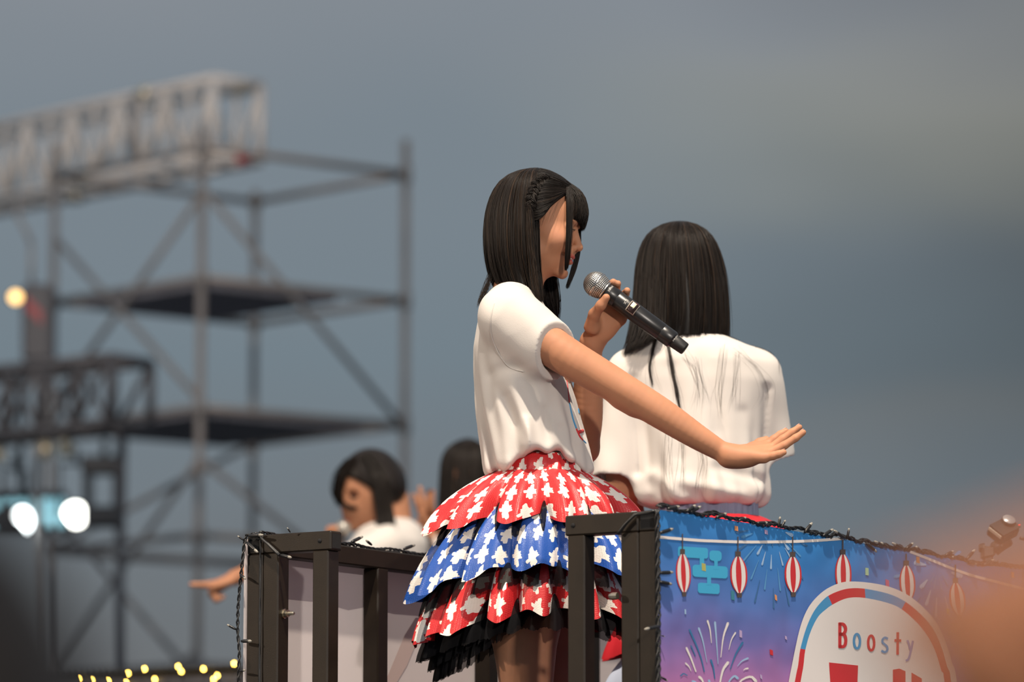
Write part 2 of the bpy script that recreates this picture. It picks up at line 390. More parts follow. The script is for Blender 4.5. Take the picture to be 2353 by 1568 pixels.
def revolve_hair(levels, ph0, ph1, n, m=34, jit=.0015, depth=.010, rad=.0008, brown=.03, mass=True, ragged=.0, wave=.004, inset=.006):
    """levels rows: z, cx, cy, a, b from crown to ends; phi: 0 = +X, 90 = towards camera (-Y)"""
    lv = np.asarray(levels, float); t = np.linspace(0, 1, m)
    d = np.r_[0, np.cumsum(np.linalg.norm(np.diff(lv[:, [0, 3]], axis=0), axis=1))]; d /= d[-1]
    tab = np.stack([np.interp(t, d, lv[:, c]) for c in range(5)], 1)
    ker = np.array([1, 2, 1.])/4
    for c in range(5):
        for _ in range(2): tab[1:-1, c] = np.convolve(tab[:, c], ker, 'valid')
    parts = []
    def pts(ph, tt, shr):
        z, cx, cy, a, b = [np.interp(tt, t, tab[:, c]) for c in range(5)]
        return np.stack([cx+np.maximum(a-shr, a*.25)*np.cos(ph), cy-np.maximum(b-shr, b*.25)*np.sin(ph), z-np.clip(shr, 0, .02)*np.clip(1-a/.05, 0, 1)], -1)
    if mass:
        np_, nm = 70, 44
        PH, TT = np.meshgrid(np.radians(np.linspace(ph0, ph1, np_)), np.linspace(0, .97, nm), indexing='ij')
        lump = (.0035*np.sin(PH*23+3*TT)+.0025*np.sin(PH*41+3-2*TT)+.002*np.sin(PH*9+5*TT))*np.minimum(1, TT*1.6)
        V = pts(PH, TT, inset+lump).reshape(-1, 3)
        V2 = pts(PH, TT, np.maximum(inset+.02+lump, .02)).reshape(-1, 3)
        i, j = np.meshgrid(np.arange(np_-1), np.arange(nm-1), indexing='ij')
        q = np.stack([i*nm+j, (i+1)*nm+j, (i+1)*nm+j+1, i*nm+j+1], -1).reshape(-1, 4)
        o = len(V); parts.append((np.concatenate([V, V2]), np.concatenate([q, q[:, ::-1]+o]), np.tile(np.array([[.006, .005, .0045]]), (2*o, 1))))
    ph = np.radians(RNG.uniform(ph0, ph1, n)); tend = 1-ragged*RNG.uniform(0, 1, n)**2
    TT = np.linspace(0, 1, m)[None]*tend[:, None]
    wig = wave*np.sin(TT*RNG.uniform(4, 9, (n, 1))+RNG.uniform(0, 6, (n, 1)))*TT*8
    shr = RNG.uniform(-.0015, depth, (n, 1))*np.minimum(1, TT*4+.2)
    cid = (np.degrees(ph)/5.5+RNG.normal(0, .35, n)).round(); r3 = np.random.default_rng(3); rc = r3.uniform(-1, 1, (200, 4)); k_ = (cid % 200).astype(int)
    pull = (np.radians(cid*5.5)-ph)[:, None]*np.clip(TT*1.3-.25, 0, 1)*.50+rc[k_, 0][:, None]*.05*TT**1.5+rc[k_, 1][:, None]*.035*np.sin(TT*5+rc[k_, 2][:, None]*6)*TT
    shr = shr+(rc[k_, 3][:, None]*.0035+.0015)*TT
    S = pts(ph[:, None]+wig*.30+pull, TT, shr)+RNG.normal(0, jit, (n, 1, 3))*TT[..., None]
    fly = RNG.uniform(0, 1, n) < .035
    S[fly] += (RNG.normal(0, .006, (int(fly.sum()), 1, 3))*(TT[fly]**1.5)[..., None])
    parts.append(strands(S, rad*RNG.uniform(.6, 1.4, n), hair_tint(n, brown=brown)))
    return parts
# ================================================================== setting
M_floor = mat('grey_asphalt', (0.11, 0.11, 0.115), 0.9, noise=.3, nscale=3, bump=.3, bscale=60)
fl = simple('floor', s_box((-40, -15, -.1), (80, 0, 0), (0, 90, 0), (0, 0, .1)), M_floor)
fl['kind'] = 'structure'; fl['label'] = 'grey asphalt ground of the festival site'
# ================================================================== the near parade cart
A = math.radians(33.1)
RD = np.array([math.sin(A), math.cos(A), 0]); FD = np.array([-math.cos(A), math.sin(A), 0])   # long side, short end
RN = np.array([math.cos(A), -math.sin(A), 0])                                                  # outward normal of the banner side
UP = np.array([0, 0, 1.0])
C0 = P(1507, 1173, 7.95); RT = C0[2]; C0 = np.array([C0[0], C0[1], 0.0])
DECK = 1.565; TW = .0405
def hit_plane(px, py, p0, n):
    """where the sight line of a photo pixel meets a real plane of the scene"""
    x = (px-CX)/FPX; y = (CY-py)/FPX
    d = np.array([x, math.cos(PITCH)-y*math.sin(PITCH), math.sin(PITCH)+y*math.cos(PITCH)])
    o = np.array([0, 0, CAMZ]); return o+d*(np.dot(np.asarray(p0)-o, n)/np.dot(d, n))
cart = empty('parade_cart', tuple(C0+RD*1.2+FD*.5), 'black steel parade cart with square tube railings carrying the two nearest performers', 'cart')
LEN, WID = 2.6, 1.005
def cbox(name, f0, f1, r0, r1, z0, z1, m=M_black, par=cart, bev=.003, parent_obj=None):
    o = C0+FD*f0+RD*r0+UP*z0
    return simple(name, s_box(o, RD*(r1-r0), FD*(f1-f0), UP*(z1-z0), bev), m, parent_obj if parent_obj else par)
cbox('deck', .002, WID-.002, -.02, LEN, DECK-.09, DECK, mat('deck_plate', (0.05, 0.05, 0.055), .6, noise=.2, nscale=9))
cbox('chassis', .06, WID-.06, .1, LEN-.1, .55, DECK-.09)
for r in (.4, LEN-.45):
    for f in (-.03, WID+.03-.16):
        c = C0+RD*r+FD*(f+.0)+UP*.32
        w = simple('wheel', s_lathe(c, c+FD*.16, [(0, .2), (.01, .3), (.03, .32), (.13, .32), (.15, .3), (.16, .2)], 24), M_rubber, cart, True)
        simple('hub', s_lathe(c-FD*.01, c+FD*.17, [(0, .08), (.01, .12), (.17, .12), (.18, .08)], 16), M_steel, w, True)
def post(f0, f1, r0, r1): return cbox('post', f0, f1, r0, r1, DECK, RT-TW+.001)
# short end towards the camera: two railing panels with a gap between
def open_end(o, ea, eb, d, parent):
    """dark hollow of a square tube seen at its cut end; flush frame of the tube wall stays visible"""
    w = .005; la, lb = np.linalg.norm(ea), np.linalg.norm(eb)
    simple('hollow', s_box(o+ea*(w/la)+eb*(w/lb)+d*.0006, ea*(1-2*w/la), eb*(1-2*w/lb), -d*.002), M_hollow, parent)  # solid plate: the shade inside the tube is put into its colour
for f0 in (0, .0415): post(f0, f0+TW, 0, TW)
post(.1665, .1665+TW, 0, TW)
post(.7945, .7945+TW, 0, TW)
for f0 in (.923, .9645): post(f0, f0+TW, 0, TW)
t1 = cbox('top_rail', .0415, .213, 0, TW, RT-TW, RT); t2 = cbox('top_rail', .788, .9635, 0, TW, RT-TW, RT)
open_end(C0+FD*.788+UP*(RT-TW), RD*TW, UP*TW, -FD, t2)
for f0, t in ((.193, t1), (.816, t2)):
    c = C0+FD*f0+UP*(RT-TW*.5); simple('bolt_hole', s_lathe(c+RD*.002, c-RD*.0012, [(0, .0052), (.0032, .0046)], 14), M_hollow, t, True)  # near-black discs, the shade of the holes as colour
# long sides
for f0 in (0, .9645):
    rl = cbox('top_rail', f0, f0+TW, 0, LEN, RT-TW, RT); open_end(C0+FD*f0+UP*(RT-TW), FD*TW, UP*TW, -RD, rl)
    for k in range(1, 6): post(f0, f0+TW, .424+.44*(k-1), .424+.44*(k-1)+TW)
    cbox('middle_rail', f0, f0+TW, TW, LEN, DECK+.30, DECK+.30+TW)
    cbox('foot_rail', f0, f0+TW, TW, LEN, DECK, DECK+TW)
cbox('top_rail', TW, .9645, LEN-TW, LEN, RT-TW, RT)
# bolts holding the doubled posts together
for px, py, dr in ((652, 1411, 0), (1419, 1370, 0)):
    p = hit_plane(px, py, C0+FD*(.923 if px < 1000 else .082), FD)
    d = -FD if px < 1000 else FD
    if px < 1000:
        bo = simple('bolt', s_lathe(p, p+d*.03, [(0, .011), (.003, .011), (.003, .0085), (.011, .0085), (.011, .0045), (.024, .0045), (.027, .003)], 8), M_steel, cart)
    else:
        bo = simple('bolt', s_lathe(p, p+d*.018, [(0, .007), (.012, .007), (.018, .005)], 8), M_steel, cart)
# ================================================================== printed banner on the side towards the camera
def banner_material():
    m = bpy.data.materials.new('banner_print'); m.use_nodes = True; nt = m.node_tree; N, L = nt.nodes, nt.links; b = N['Principled BSDF']
    tc = N.new('ShaderNodeTexCoord'); sp = N.new('ShaderNodeSeparateXYZ'); L.new(tc.outputs['Object'], sp.inputs[0])
    nz = N.new('ShaderNodeTexNoise'); nz.inputs['Scale'].default_value = 5; L.new(tc.outputs['Object'], nz.inputs['Vector'])
    ad = N.new('ShaderNodeMath'); ad.operation = 'MULTIPLY_ADD'; ad.inputs[1].default_value = .10; L.new(nz.outputs['Fac'], ad.inputs[0]); L.new(sp.outputs['Z'], ad.inputs[2])
    ay = N.new('ShaderNodeMath'); ay.operation = 'MULTIPLY_ADD'; ay.inputs[1].default_value = .05; L.new(sp.outputs['X'], ay.inputs[0]); L.new(ad.outputs[0], ay.inputs[2])
    mr = N.new('ShaderNodeMapRange'); mr.inputs['From Min'].default_value = RT-.325; mr.inputs['From Max'].default_value = RT+.10; L.new(ay.outputs[0], mr.inputs['Value'])
    r = N.new('ShaderNodeValToRGB'); cr = r.color_ramp; L.new(mr.outputs[0], r.inputs[0])
    cr.elements[0].position = 0; cr.elements[0].color = (.62, .20, .40, 1); cr.elements[1].position = 1; cr.elements[1].color = (.028, .235, .60, 1)
    for p, c in ((.20, (.40, .17, .41, 1)), (.38, (.17, .15, .42, 1)), (.55, (.085, .17, .47, 1)), (.78, (.04, .20, .54, 1))):
        e = cr.elements.new(p); e.color = c
    L.new(r.outputs[0], b.inputs['Base Color']); b.inputs['Roughness'].default_value = .55
    n2 = N.new('ShaderNodeTexNoise'); n2.inputs['Scale'].default_value = 9; n2.inputs['Detail'].default_value = 1; L.new(tc.outputs['Object'], n2.inputs['Vector'])
    bp = N.new('ShaderNodeBump'); bp.inputs['Strength'].default_value = .45; bp.inputs['Distance'].default_value = .02; L.new(n2.outputs['Fac'], bp.inputs['Height']); L.new(bp.outputs[0], b.inputs['Normal'])
    return m
BP = C0+RN*.004
def bpt(px, py, lay=0.0): return hit_plane(px, py, BP+RN*(.003+lay), RN)
def poly(name, pts, m, parent, lay=.0012):
    P3 = [bpt(x, y, lay) for x, y in pts]
    tri = tessellate_polygon([[Vector(p) for p in P3]])
    F = [t if np.dot(np.cross(P3[t[1]]-P3[t[0]], P3[t[2]]-P3[t[0]]), RN) > 0 else t[::-1] for t in tri]
    return obj(name, mesh_np(name, P3, [tuple(t) for t in F], False), m, parent)
c7 = lambda x, y: (1640+x/3.3, 1140+y/3.3)
c6 = lambda x, y: (1280+x/3.6625, 1140+y/3.6625)
c8 = lambda x, y: (1500+x/6.192, 1380+y/6.192)
top = [(1514, 1172), (1575, 1180), c7(0, 165), c7(250, 205), c7(500, 245), c7(700, 283), c7(860, 312), c7(980, 328), c7(1100, 352), c7(1240, 388), c7(1400, 408), c7(1500, 428), c7(1650, 452), c7(1800, 478), c7(1900, 500), c7(2000, 532), c7(2180, 540), c7(2353, 550)]
tl = [(px, bpt(px, py)) for px, py in top]
tp = [p for _, p in tl]; ext = tp[-1]+(tp[-1]-tp[-3])/np.linalg.norm(tp[-1]-tp[-3])*1.0; tp.append(ext)
BN = len(tp); ZB = DECK-.55
def strip_banner(name, tops, zb, nrm, thick, m, parent):
    V, F = [], []
    rows = 6
    for s in (0, 1):
        for p in tops:
            for j in range(rows+1):
                q = p+(np.array([p[0], p[1], zb])-p)*j/rows; V.append(q-nrm*thick*s)
    n = len(tops); st = rows+1; o = n*st
    for i in range(n-1):
        for j in range(rows):
            a, b2 = i*st+j, (i+1)*st+j
            F += [(a, a+1, b2+1, b2), (o+a, o+b2, o+b2+1, o+a+1)]
    for i in range(n-1): F += [(i*st, (i+1)*st, o+(i+1)*st, o+i*st), (i*st+rows, o+i*st+rows, o+(i+1)*st+rows, (i+1)*st+rows)]
    F += [tuple(range(0, st))+tuple(range(o+st-1, o-1, -1)), tuple(range((n-1)*st+st-1, (n-1)*st-1, -1))+tuple(range(o+(n-1)*st, o+n*st))]
    return obj(name, mesh_np(name, V, F, False), m, parent)
bann = empty('banner', tuple(C0+RD*.7+UP*ZB), 'blue and purple festival banner printed with lanterns and fireworks on the cart side', 'banner')
cloth = strip_banner('cloth', tp, ZB, RN, .0025, banner_material(), bann)
ink = lambda n, c: mat('ink_'+n, c, .55)
I_white = ink('white', (.80, .74, .71)); I_red = ink('red', (.60, .028, .035)); I_blue = ink('blue', (.06, .30, .58)); I_brown = ink('brown', (.085, .06, .055))
I_cyan = ink('cyan', (.055, .40, .66)); I_pale = ink('pale_blue', (.34, .50, .72)); I_teal = ink('teal', (.035, .17, .36)); I_dim = ink('dim_blue', (.05, .15, .33)); I_mid = ink('mid_blue', (.10, .30, .58))
I_orange = ink('orange', (.72, .30, .13)); I_green = ink('green', (.40, .58, .36)); I_gold = ink('gold', (.45, .43, .12)); I_lilac = ink('lilac', (.48, .36, .58)); I_pink = ink('pink', (.58, .10, .22)); I_dgreen = ink('dark_green', (.05, .22, .30))
def ribbon(pts, w0, w1=None):
    w1 = w0 if w1 is None else w1
    pts = np.asarray(pts, float); n = len(pts); t = np.gradient(pts, axis=0); t /= np.linalg.norm(t, axis=1)[:, None]
    nn = np.stack([-t[:, 1], t[:, 0]], 1); w = np.linspace(w0, w1, n)[:, None]/2
    return [tuple(p) for p in pts+nn*w]+[tuple(p) for p in (pts-nn*w)[::-1]]
def spark(pts, w0, w1, m, par=None, lay=.0012, name='firework_streak'):
    """rounded streak, thick end first"""
    c = catmull(pts, 9); L = ribbon(c, w0, w1)
    t0 = (c[0]-c[1])/np.linalg.norm(c[0]-c[1]); nn = np.array([-t0[1], t0[0]])
    cap = [tuple(c[0]+(t0*math.cos(a)+nn*math.sin(a))*w0/2) for a in np.linspace(-1.2, 1.2, 5)]
    return poly(name, L+cap[::1], m, par or bann, lay)
# white string line with lanterns
poly('string_line', ribbon(catmull([(1517, 1235), (1600, 1242), c7(0, 343), c7(180, 349), c7(400, 350), c7(650, 345), c7(820, 336), c7(985, 324)], 40), 6.5), I_white, bann)
poly('string_line', ribbon(catmull([c7(1490, 425), c7(1560, 452), c7(1680, 500), c7(1800, 550), c7(1950, 604), c7(2100, 645), c7(2353, 712)], 30), 6.0), I_white, bann)
def lantern(cx, y0, y1, hw, string_top, tilt=0.0, cut=None):
    yc = (y0+y1)/2; hh = (y1-y0)/2
    def pt(u, v):    # u -1..1 across, v -1..1 down
        w = hw*(1-.80*abs(v)**2.4); return (cx+u*w+tilt*v*hh, yc+v*hh)
    vmax = 1.0 if cut is None else (cut-yc)/hh
    vs = np.linspace(-1, vmax, 16)
    def slab(u0, u1, m, lay, nm):
        return poly(nm, [pt(u0, v) for v in vs]+[pt(u1, v) for v in vs[::-1]], m, bann, lay)
    slab(-1, 1, I_red, .0014, 'lantern_print'); slab(-.80, -.32, I_white, .0020, 'lantern_stripe'); slab(.32, .80, I_white, .0020, 'lantern_stripe')
    q = hw*.32; tx = cx-tilt*hh
    poly('lantern_cap', [(tx-q, y0-10), (tx+q, y0-10), (tx+q, y0+1.5), (tx-q, y0+1.5)], I_brown, bann, .0022)
    poly('lantern_cord', [(tx-1.3, string_top), (tx+1.3, string_top), (tx+1.3, y0-9), (tx-1.3, y0-9)], I_brown, bann, .0024)
    if cut is None:
        tx = cx+tilt*hh; poly('lantern_cap', [(tx-q*.85, y1-1.5), (tx+q*.85, y1-1.5), (tx+q*.85, y1+9), (tx-q*.85, y1+9)], I_brown, bann, .0022)
def L7(cx, y0, y1, hw, s, tilt=0, cut=None):
    a = c7(cx, y0); b = c7(cx, y1); lantern(a[0], a[1], b[1], hw/3.3, c7(0, s)[1], tilt, None if cut is None else c7(0, cut)[1])
a = c6(1060, 485); b = c6(1068, 815); lantern(a[0]+1, a[1], b[1], 17.0, c6(0, 320)[1], .045)
L7(190, 455, 742, 65, 308, .04); L7(602, 458, 736, 64, 308, .02); L7(983, 440, 745, 62, 335, .02, 690); L7(1470, 525, 800, 60, 440, .06, 780); L7(1850, 660, 915, 60, 525, .12)
# cyan cloud motif of rounded bars
def rrect(x0, y0, x1, y1, r, sk=.06):
    pts = []
    for cx, cy, a0 in ((x1-r, y0+r, -90), (x1-r, y1-r, 0), (x0+r, y1-r, 90), (x0+r, y0+r, 180)):
        for k in range(5):
            a = math.radians(a0+k*22.5); pts.append((cx+r*math.cos(a), cy+r*math.sin(a)))
    return [(x, y+(x-x0)*sk) for x, y in pts]
for x0, y0, x1, y1, r in ((1018, 424, 1270, 515, 20), (1282, 458, 1385, 545, 28), (1140, 578, 1436, 680, 26), (1185, 730, 1368, 818, 22)):
    p0 = c6(x0, y0); p1 = c6(x1, y1); poly('cloud_bar', rrect(p0[0], p0[1], p1[0], p1[1], r/3.66), I_cyan, bann, .0010)
for x0, y0, x1, y1 in ((1200, 510, 1238, 600), (1322, 540, 1352, 620), (1262, 670, 1296, 750)):
    p0 = c6(x0, y0); p1 = c6(x1, y1); poly('cloud_stem', [(p0[0]-2, p0[1]), (p1[0]+2, p0[1]), (p1[0], p0[1]+4), (p1[0], p1[1]-4), (p1[0]+2, p1[1]), (p0[0]-2, p1[1]), (p0[0], p1[1]-4), (p0[0], p0[1]+4)], I_cyan, bann, .0011)
# firework in the blue (pale streaks round a centre)
def burst(cx, cy, rows):
    for ang, r0, r1, w, m in rows:
        a = math.radians(ang); d = np.array([math.cos(a), -math.sin(a)]); c = np.array([cx, cy])
        spark([c+d*r1/3.3, c+d*(r0+r1)/6.6, c+d*r0/3.3], w/3.3, w/3.3*.25, m, None, .0008)
x, y = c7(445, 230)
burst(x, y, [(-92, 215, 320, 15, I_pale), (-75, 200, 305, 13, I_pale), (-105, 200, 300, 15, I_pale), (-60, 190, 290, 14, I_pale), (-118, 160, 235, 20, I_pale), (-130, 190, 370, 17, I_mid), (-112, 275, 430, 14, I_mid), (-97, 330, 480, 14, I_mid), (-83, 320, 490, 13, I_mid), (-47, 150, 310, 13, I_mid), (-145, 200, 330, 20, I_dim),
    (-103, 420, 590, 12, I_dim), (-89, 470, 620, 12, I_dim), (-78, 460, 610, 11, I_dim), (-125, 330, 500, 12, I_dim), (-60, 330, 460, 13, I_dim), (-30, 200, 300, 16, I_dim), (-55, 150, 210, 22, I_pale), (-160, 160, 240, 24, I_mid), (-25, 110, 160, 30, I_pale), (172, 90, 150, 26, I_pale), (-170, 180, 270, 22, I_dim), (-90, 90, 150, 8, I_dim), (-70, 90, 150, 8, I_dim), (-110, 90, 150, 8, I_dim)])
x, y = c7(1700, 545)
burst(x, y, [(-92, 230, 370, 20, I_pale), (-76, 230, 390, 16, I_pale), (-65, 240, 400, 16, I_pale), (-107, 180, 290, 26, I_pale), (-130, 120, 190, 34, I_pale), (168, 90, 165, 40, I_pale), (-20, 110, 180, 44, I_pale), (35, 130, 200, 28, I_mid), (150, 60, 90, 22, I_mid), (-80, 60, 170, 10, I_mid), (-100, 60, 160, 10, I_mid), (-60, 70, 150, 10, I_mid), (-115, 60, 120, 10, I_mid), (-168, 200, 330, 26, I_mid), (-120, 260, 330, 14, I_dim), (-95, 300, 420, 12, I_dim), (-55, 200, 260, 30, I_pale), (20, 60, 100, 16, I_mid)])
# large firework below
for pts, w0, w1, m in (
    ([(780, 295), (815, 420), (835, 610)], 26, 8, I_white), ([(885, 315), (905, 560), (928, 910)], 30, 9, I_pale), ([(1068, 330), (1005, 520), (968, 815)], 36, 9, I_white), ([(1175, 465), (1120, 560), (1082, 705)], 24, 7, I_white),
    ([(655, 400), (715, 590), (770, 885)], 28, 8, I_pale), ([(480, 680), (545, 830), (615, 1020)], 28, 18, I_white), ([(468, 898), (515, 945), (545, 1010)], 24, 6, I_white), ([(525, 425), (620, 640), (690, 830), (735, 1020)], 26, 14, I_teal), ([(545, 650), (580, 730), (610, 800)], 20, 10, I_teal),
    ([(1278, 605), (1180, 770), (1100, 985)], 30, 10, I_teal), ([(1350, 828), (1270, 865), (1202, 940)], 30, 6, I_pale), ([(1350, 972), (1315, 978), (1287, 1000)], 28, 6, I_white), ([(828, 855), (862, 960), (885, 1120)], 30, 14, I_teal), ([(400, 1075), (440, 1045), (495, 1075)], 22, 12, I_teal),
    ([(1068, 890), (1000, 990), (958, 1170), (945, 1300)], 42, 12, I_white), ([(1205, 1110), (1160, 1080), (1090, 1150), (1030, 1290)], 40, 12, I_pale), ([(1465, 1150), (1390, 1088), (1250, 1150), (1150, 1320)], 44, 14, I_white), ([(665, 1095), (705, 1140), (760, 1300)], 40, 14, I_white), ([(800, 1145), (825, 1220), (850, 1340)], 34, 12, I_pale), ([(570, 1155), (620, 1180), (680, 1320)], 36, 14, I_pale)):
    spark([c8(*p) for p in pts], w0/6.19, w1/6.19, m, None, .0010)
# confetti
for fx, x, y, w, h, s, m in ((c7, 172, 247, 28, 42, 6, I_orange), (c7, 398, 275, 26, 40, 8, I_lilac), (c7, 472, 772, 20, 52, 10, I_orange), (c7, 1163, 575, 26, 60, 4, I_green), (c7, 1318, 665, 30, 66, 10, I_pink), (c7, 1550, 487, 28, 56, 8, I_orange), (c7, 1778, 880, 24, 48, 8, I_gold), (c7, 2270, 605, 22, 48, 6, I_orange), (c7, 145, 755, 28, 78, 8, I_dgreen), (c7, 205, 1047, 22, 60, 6, I_lilac), (c7, 548, 1077, 18, 34, 8, I_lilac), (c7, 438, 1188, 26, 48, 8, I_red), (c7, 360, 1373, 18, 42, 10, I_lilac), (c6, 1080, 976, 14, 44, 3, I_pale), (c6, 1235, 600, 36, 70, 8, I_gold)):
    q = [(x-w/2, y-h/2), (x+w/2-s*.3, y-h/2+s), (x+w/2, y+h/2), (x-w/2+s*.3, y+h/2-s)]; poly('confetti', [fx(*p) for p in q], m, bann, .0013)
# rounded white sign with red and blue border
outer = [c7(*p) for p in ((565, 1430), (590, 1300), (620, 1150), (655, 1000), (700, 880), (760, 790), (850, 710), (960, 660), (1060, 650), (1200, 662), (1330, 690), (1450, 740), (1550, 810), (1650, 910), (1720, 1010), (1770, 1130), (1810, 1260), (1850, 1430))]
mido = [c7(*p) for p in ((612, 1430), (640, 1290), (657, 1165), (700, 1010), (755, 885), (820, 800), (880, 752), (980, 712), (1080, 700), (1190, 712), (1330, 745), (1440, 795), (1540, 870), (1630, 960), (1690, 1050), (1735, 1160), (1775, 1300), (1805, 1430))]
inn = [c7(*p) for p in ((655, 1430), (680, 1290), (694, 1172), (735, 1030), (790, 920), (850, 862), (910, 820), (1000, 780), (1090, 770), (1190, 782), (1310, 810), (1410, 850), (1510, 930), (1590, 1015), (1650, 1105), (1695, 1210), (1730, 1330), (1755, 1430))]
down = lambda L, dy: [(L[0][0]-dy*.18, L[0][1]+dy)]+L+[(L[-1][0]+dy*.08, L[-1][1]+dy)]
sm = lambda L: [tuple(p) for p in catmull(down(L, 260), 76)]
so, sm_, si = sm(outer), sm(mido), sm(inn)
poly('sign_border', so, I_white, bann, .0030); poly('sign_field', si, I_white, bann, .0042)
NS = len(so)
def band(i0, i1, m): poly('sign_band', sm_[i0:i1+1]+si[i0:i1+1][::-1], m, bann, .0036)
def nearest(L, q): return int(np.argmin([(p[0]-q[0])**2+(p[1]-q[1])**2 for p in L]))
br = [0, nearest(sm_, c7(657, 1165)), nearest(sm_, c7(875, 755)), nearest(sm_, c7(1155, 708)), nearest(sm_, c7(1465, 810)), NS-1]
for k, m in enumerate((I_red, I_blue, I_red, I_blue, I_red)): band(br[k], br[k+1], m)
# lettering
def letter(name, strokes, w, m):
    parts = []
    for s in strokes:
        closed = s[0] == s[-1] and len(s) > 3
        c = catmull(s, 26) if len(s) > 2 else np.array(s, float)
        R = ribbon([c7(*p) for p in c], w/3.3)
        parts.append(R)
    for r_ in parts:
        n = len(r_)//2; P3 = [bpt(x, y, .0050) for x, y in r_]
        F = [(i, i+1, 2*n-2-i, 2*n-1-i) for i in range(n-1)]
        F = [f if np.dot(np.cross(P3[f[1]]-P3[f[0]], P3[f[2]]-P3[f[0]]), RN) > 0 else f[::-1] for f in F]
        yield P3, F
def put_letter(name, strokes, w, m):
    V, F = merge(list(letter(name, strokes, w, m))); obj(name, mesh_np(name, V, F, False), m, bann)
def ell_pts(cx, cy, rx, ry, n=14, sk=.06): return [(cx+rx*math.cos(2*math.pi*k/n), cy+ry*math.sin(2*math.pi*k/n)+sk*rx*math.cos(2*math.pi*k/n)) for k in range(n+1)]
put_letter('letter', [[(957, 962), (957, 1152)], [(950, 972), (985, 976), (1001, 1010), (985, 1046), (952, 1048)], [(952, 1052), (990, 1054), (1002, 1096), (990, 1140), (950, 1144)]], 24, I_red)
put_letter('letter', [ell_pts(1087, 1103, 23, 55)], 19, I_blue)
put_letter('letter', [ell_pts(1195, 1116, 23, 56)], 19, I_red)
put_letter('letter', [[(1322, 1085), (1300, 1075), (1282, 1090), (1282, 1112), (1300, 1128), (1316, 1144), (1318, 1168), (1300, 1186), (1272, 1174)]], 17, I_blue)
put_letter('letter', [[(1398, 1034), (1396, 1204)], [(1372, 1096), (1424, 1098)]], 20, I_red)
put_letter('letter', [[(1470, 1094), (1484, 1130), (1490, 1165)], [(1513, 1098), (1500, 1160), (1488, 1210), (1476, 1240), (1458, 1250)]], 16, mat('ink_violet_blue', (.20, .28, .56), .55))
for pts in (((875, 1264), (1095, 1287), (1082, 1640), (900, 1640)), ((1360, 1318), (1410, 1310), (1456, 1330), (1456, 1640), (1360, 1640)), ((1502, 1340), (1580, 1385), (1580, 1640), (1500, 1640))):
    poly('letter', [c7(*p) for p in pts], I_red, bann, .0050)
# ================================================================== banner on the far side, seen from its back
M_back = mat('banner_back', (.86, .81, .81), .8, noise=.05, nscale=4, trans=.6)
M_backd = mat('banner_back_shade_print', (.52, .47, .50), .8, noise=.04, nscale=5, trans=.5)  # darker grey-lavender tone of the banner back
fb = empty('banner', tuple(C0+FD*1.010+RD*.8+UP*ZB), 'pale back of the festival banner hung on the far railing of the cart', 'banner')
BQ = C0+FD*1.010
tops = [BQ+RD*r+UP*(RT-.006-.010*math.sin(r*5)) for r in np.linspace(0, LEN, 14)]
strip_banner('cloth', tops, ZB, -FD, .002, M_back, fb)
def bpoly(name, pts, m, lay):
    P3 = [hit_plane(x, y, BQ-FD*lay, FD) for x, y in pts]; tri = tessellate_polygon([[Vector(p) for p in P3]])
    F = [tuple(t) if np.dot(np.cross(P3[t[1]]-P3[t[0]], P3[t[2]]-P3[t[0]]), FD) < 0 else tuple(t)[::-1] for t in tri]
    return obj(name, mesh_np(name, P3, F, False), m, fb)
bpoly('printed_band', [(600, 1255), (780, 1262), (1000, 1295), (1140, 1310), (1140, 1425), (1000, 1420), (905, 1412), (840, 1396), (800, 1403), (775, 1396), (720, 1384), (600, 1372)], M_backd, .0012)  # darker grey band along the top of the banner back
bpoly('printed_band', [(955, 1420), (1000, 1421), (960, 1470), (935, 1530), (905, 1580), (880, 1580), (905, 1520), (930, 1460)], mat('banner_back_pink', (.56, .44, .42), .8), .0014)  # pink print on the banner back
# ================================================================== string lights wound on the railings
def bulb_mesh():
    V1, F1 = s_lathe((0, 0, 0), (1, 0, 0), [(0, .0022), (.006, .0034), (.018, .0034), (.02, .0028)], 8)
    V2, F2 = s_lathe((.019, 0, 0), (1, 0, 0), [(0, .0028), (.004, .0028), (.0075, .0018)], 8)
    return mesh_np('bulb', V1, F1, True), mesh_np('tip', V2, F2, True)
BM, TM = bulb_mesh(); BM.materials.append(M_rubber); TM.materials.append(M_clear)
TML = TM.copy(); TML.name = 'lit_tip'; TML.materials.clear(); TML.materials.append(mat('lit_bulb', (1, .7, .2), .3, emit=(1.0, .62, .10), estr=26))
def bulb(base, tip, parent, tipmesh=TM, scl=None):
    base = np.asarray(base); d = np.asarray(tip)-base; L = np.linalg.norm(d); s = L/.0265 if scl is None else scl
    q = Vector(d).to_track_quat('X', 'Z')
    M = Matrix.Translation(Vector(base)) @ q.to_matrix().to_4x4() @ Matrix.Diagonal((s, min(s, 1.15), min(s, 1.15), 1))
    b = bpy.data.objects.new('bulb', BM); COL.objects.link(b); b.parent = parent; b.matrix_local = Matrix.Translation(-parent.location) @ M
    t = bpy.data.objects.new('tip', tipmesh); COL.objects.link(t); t.parent = b
    return b
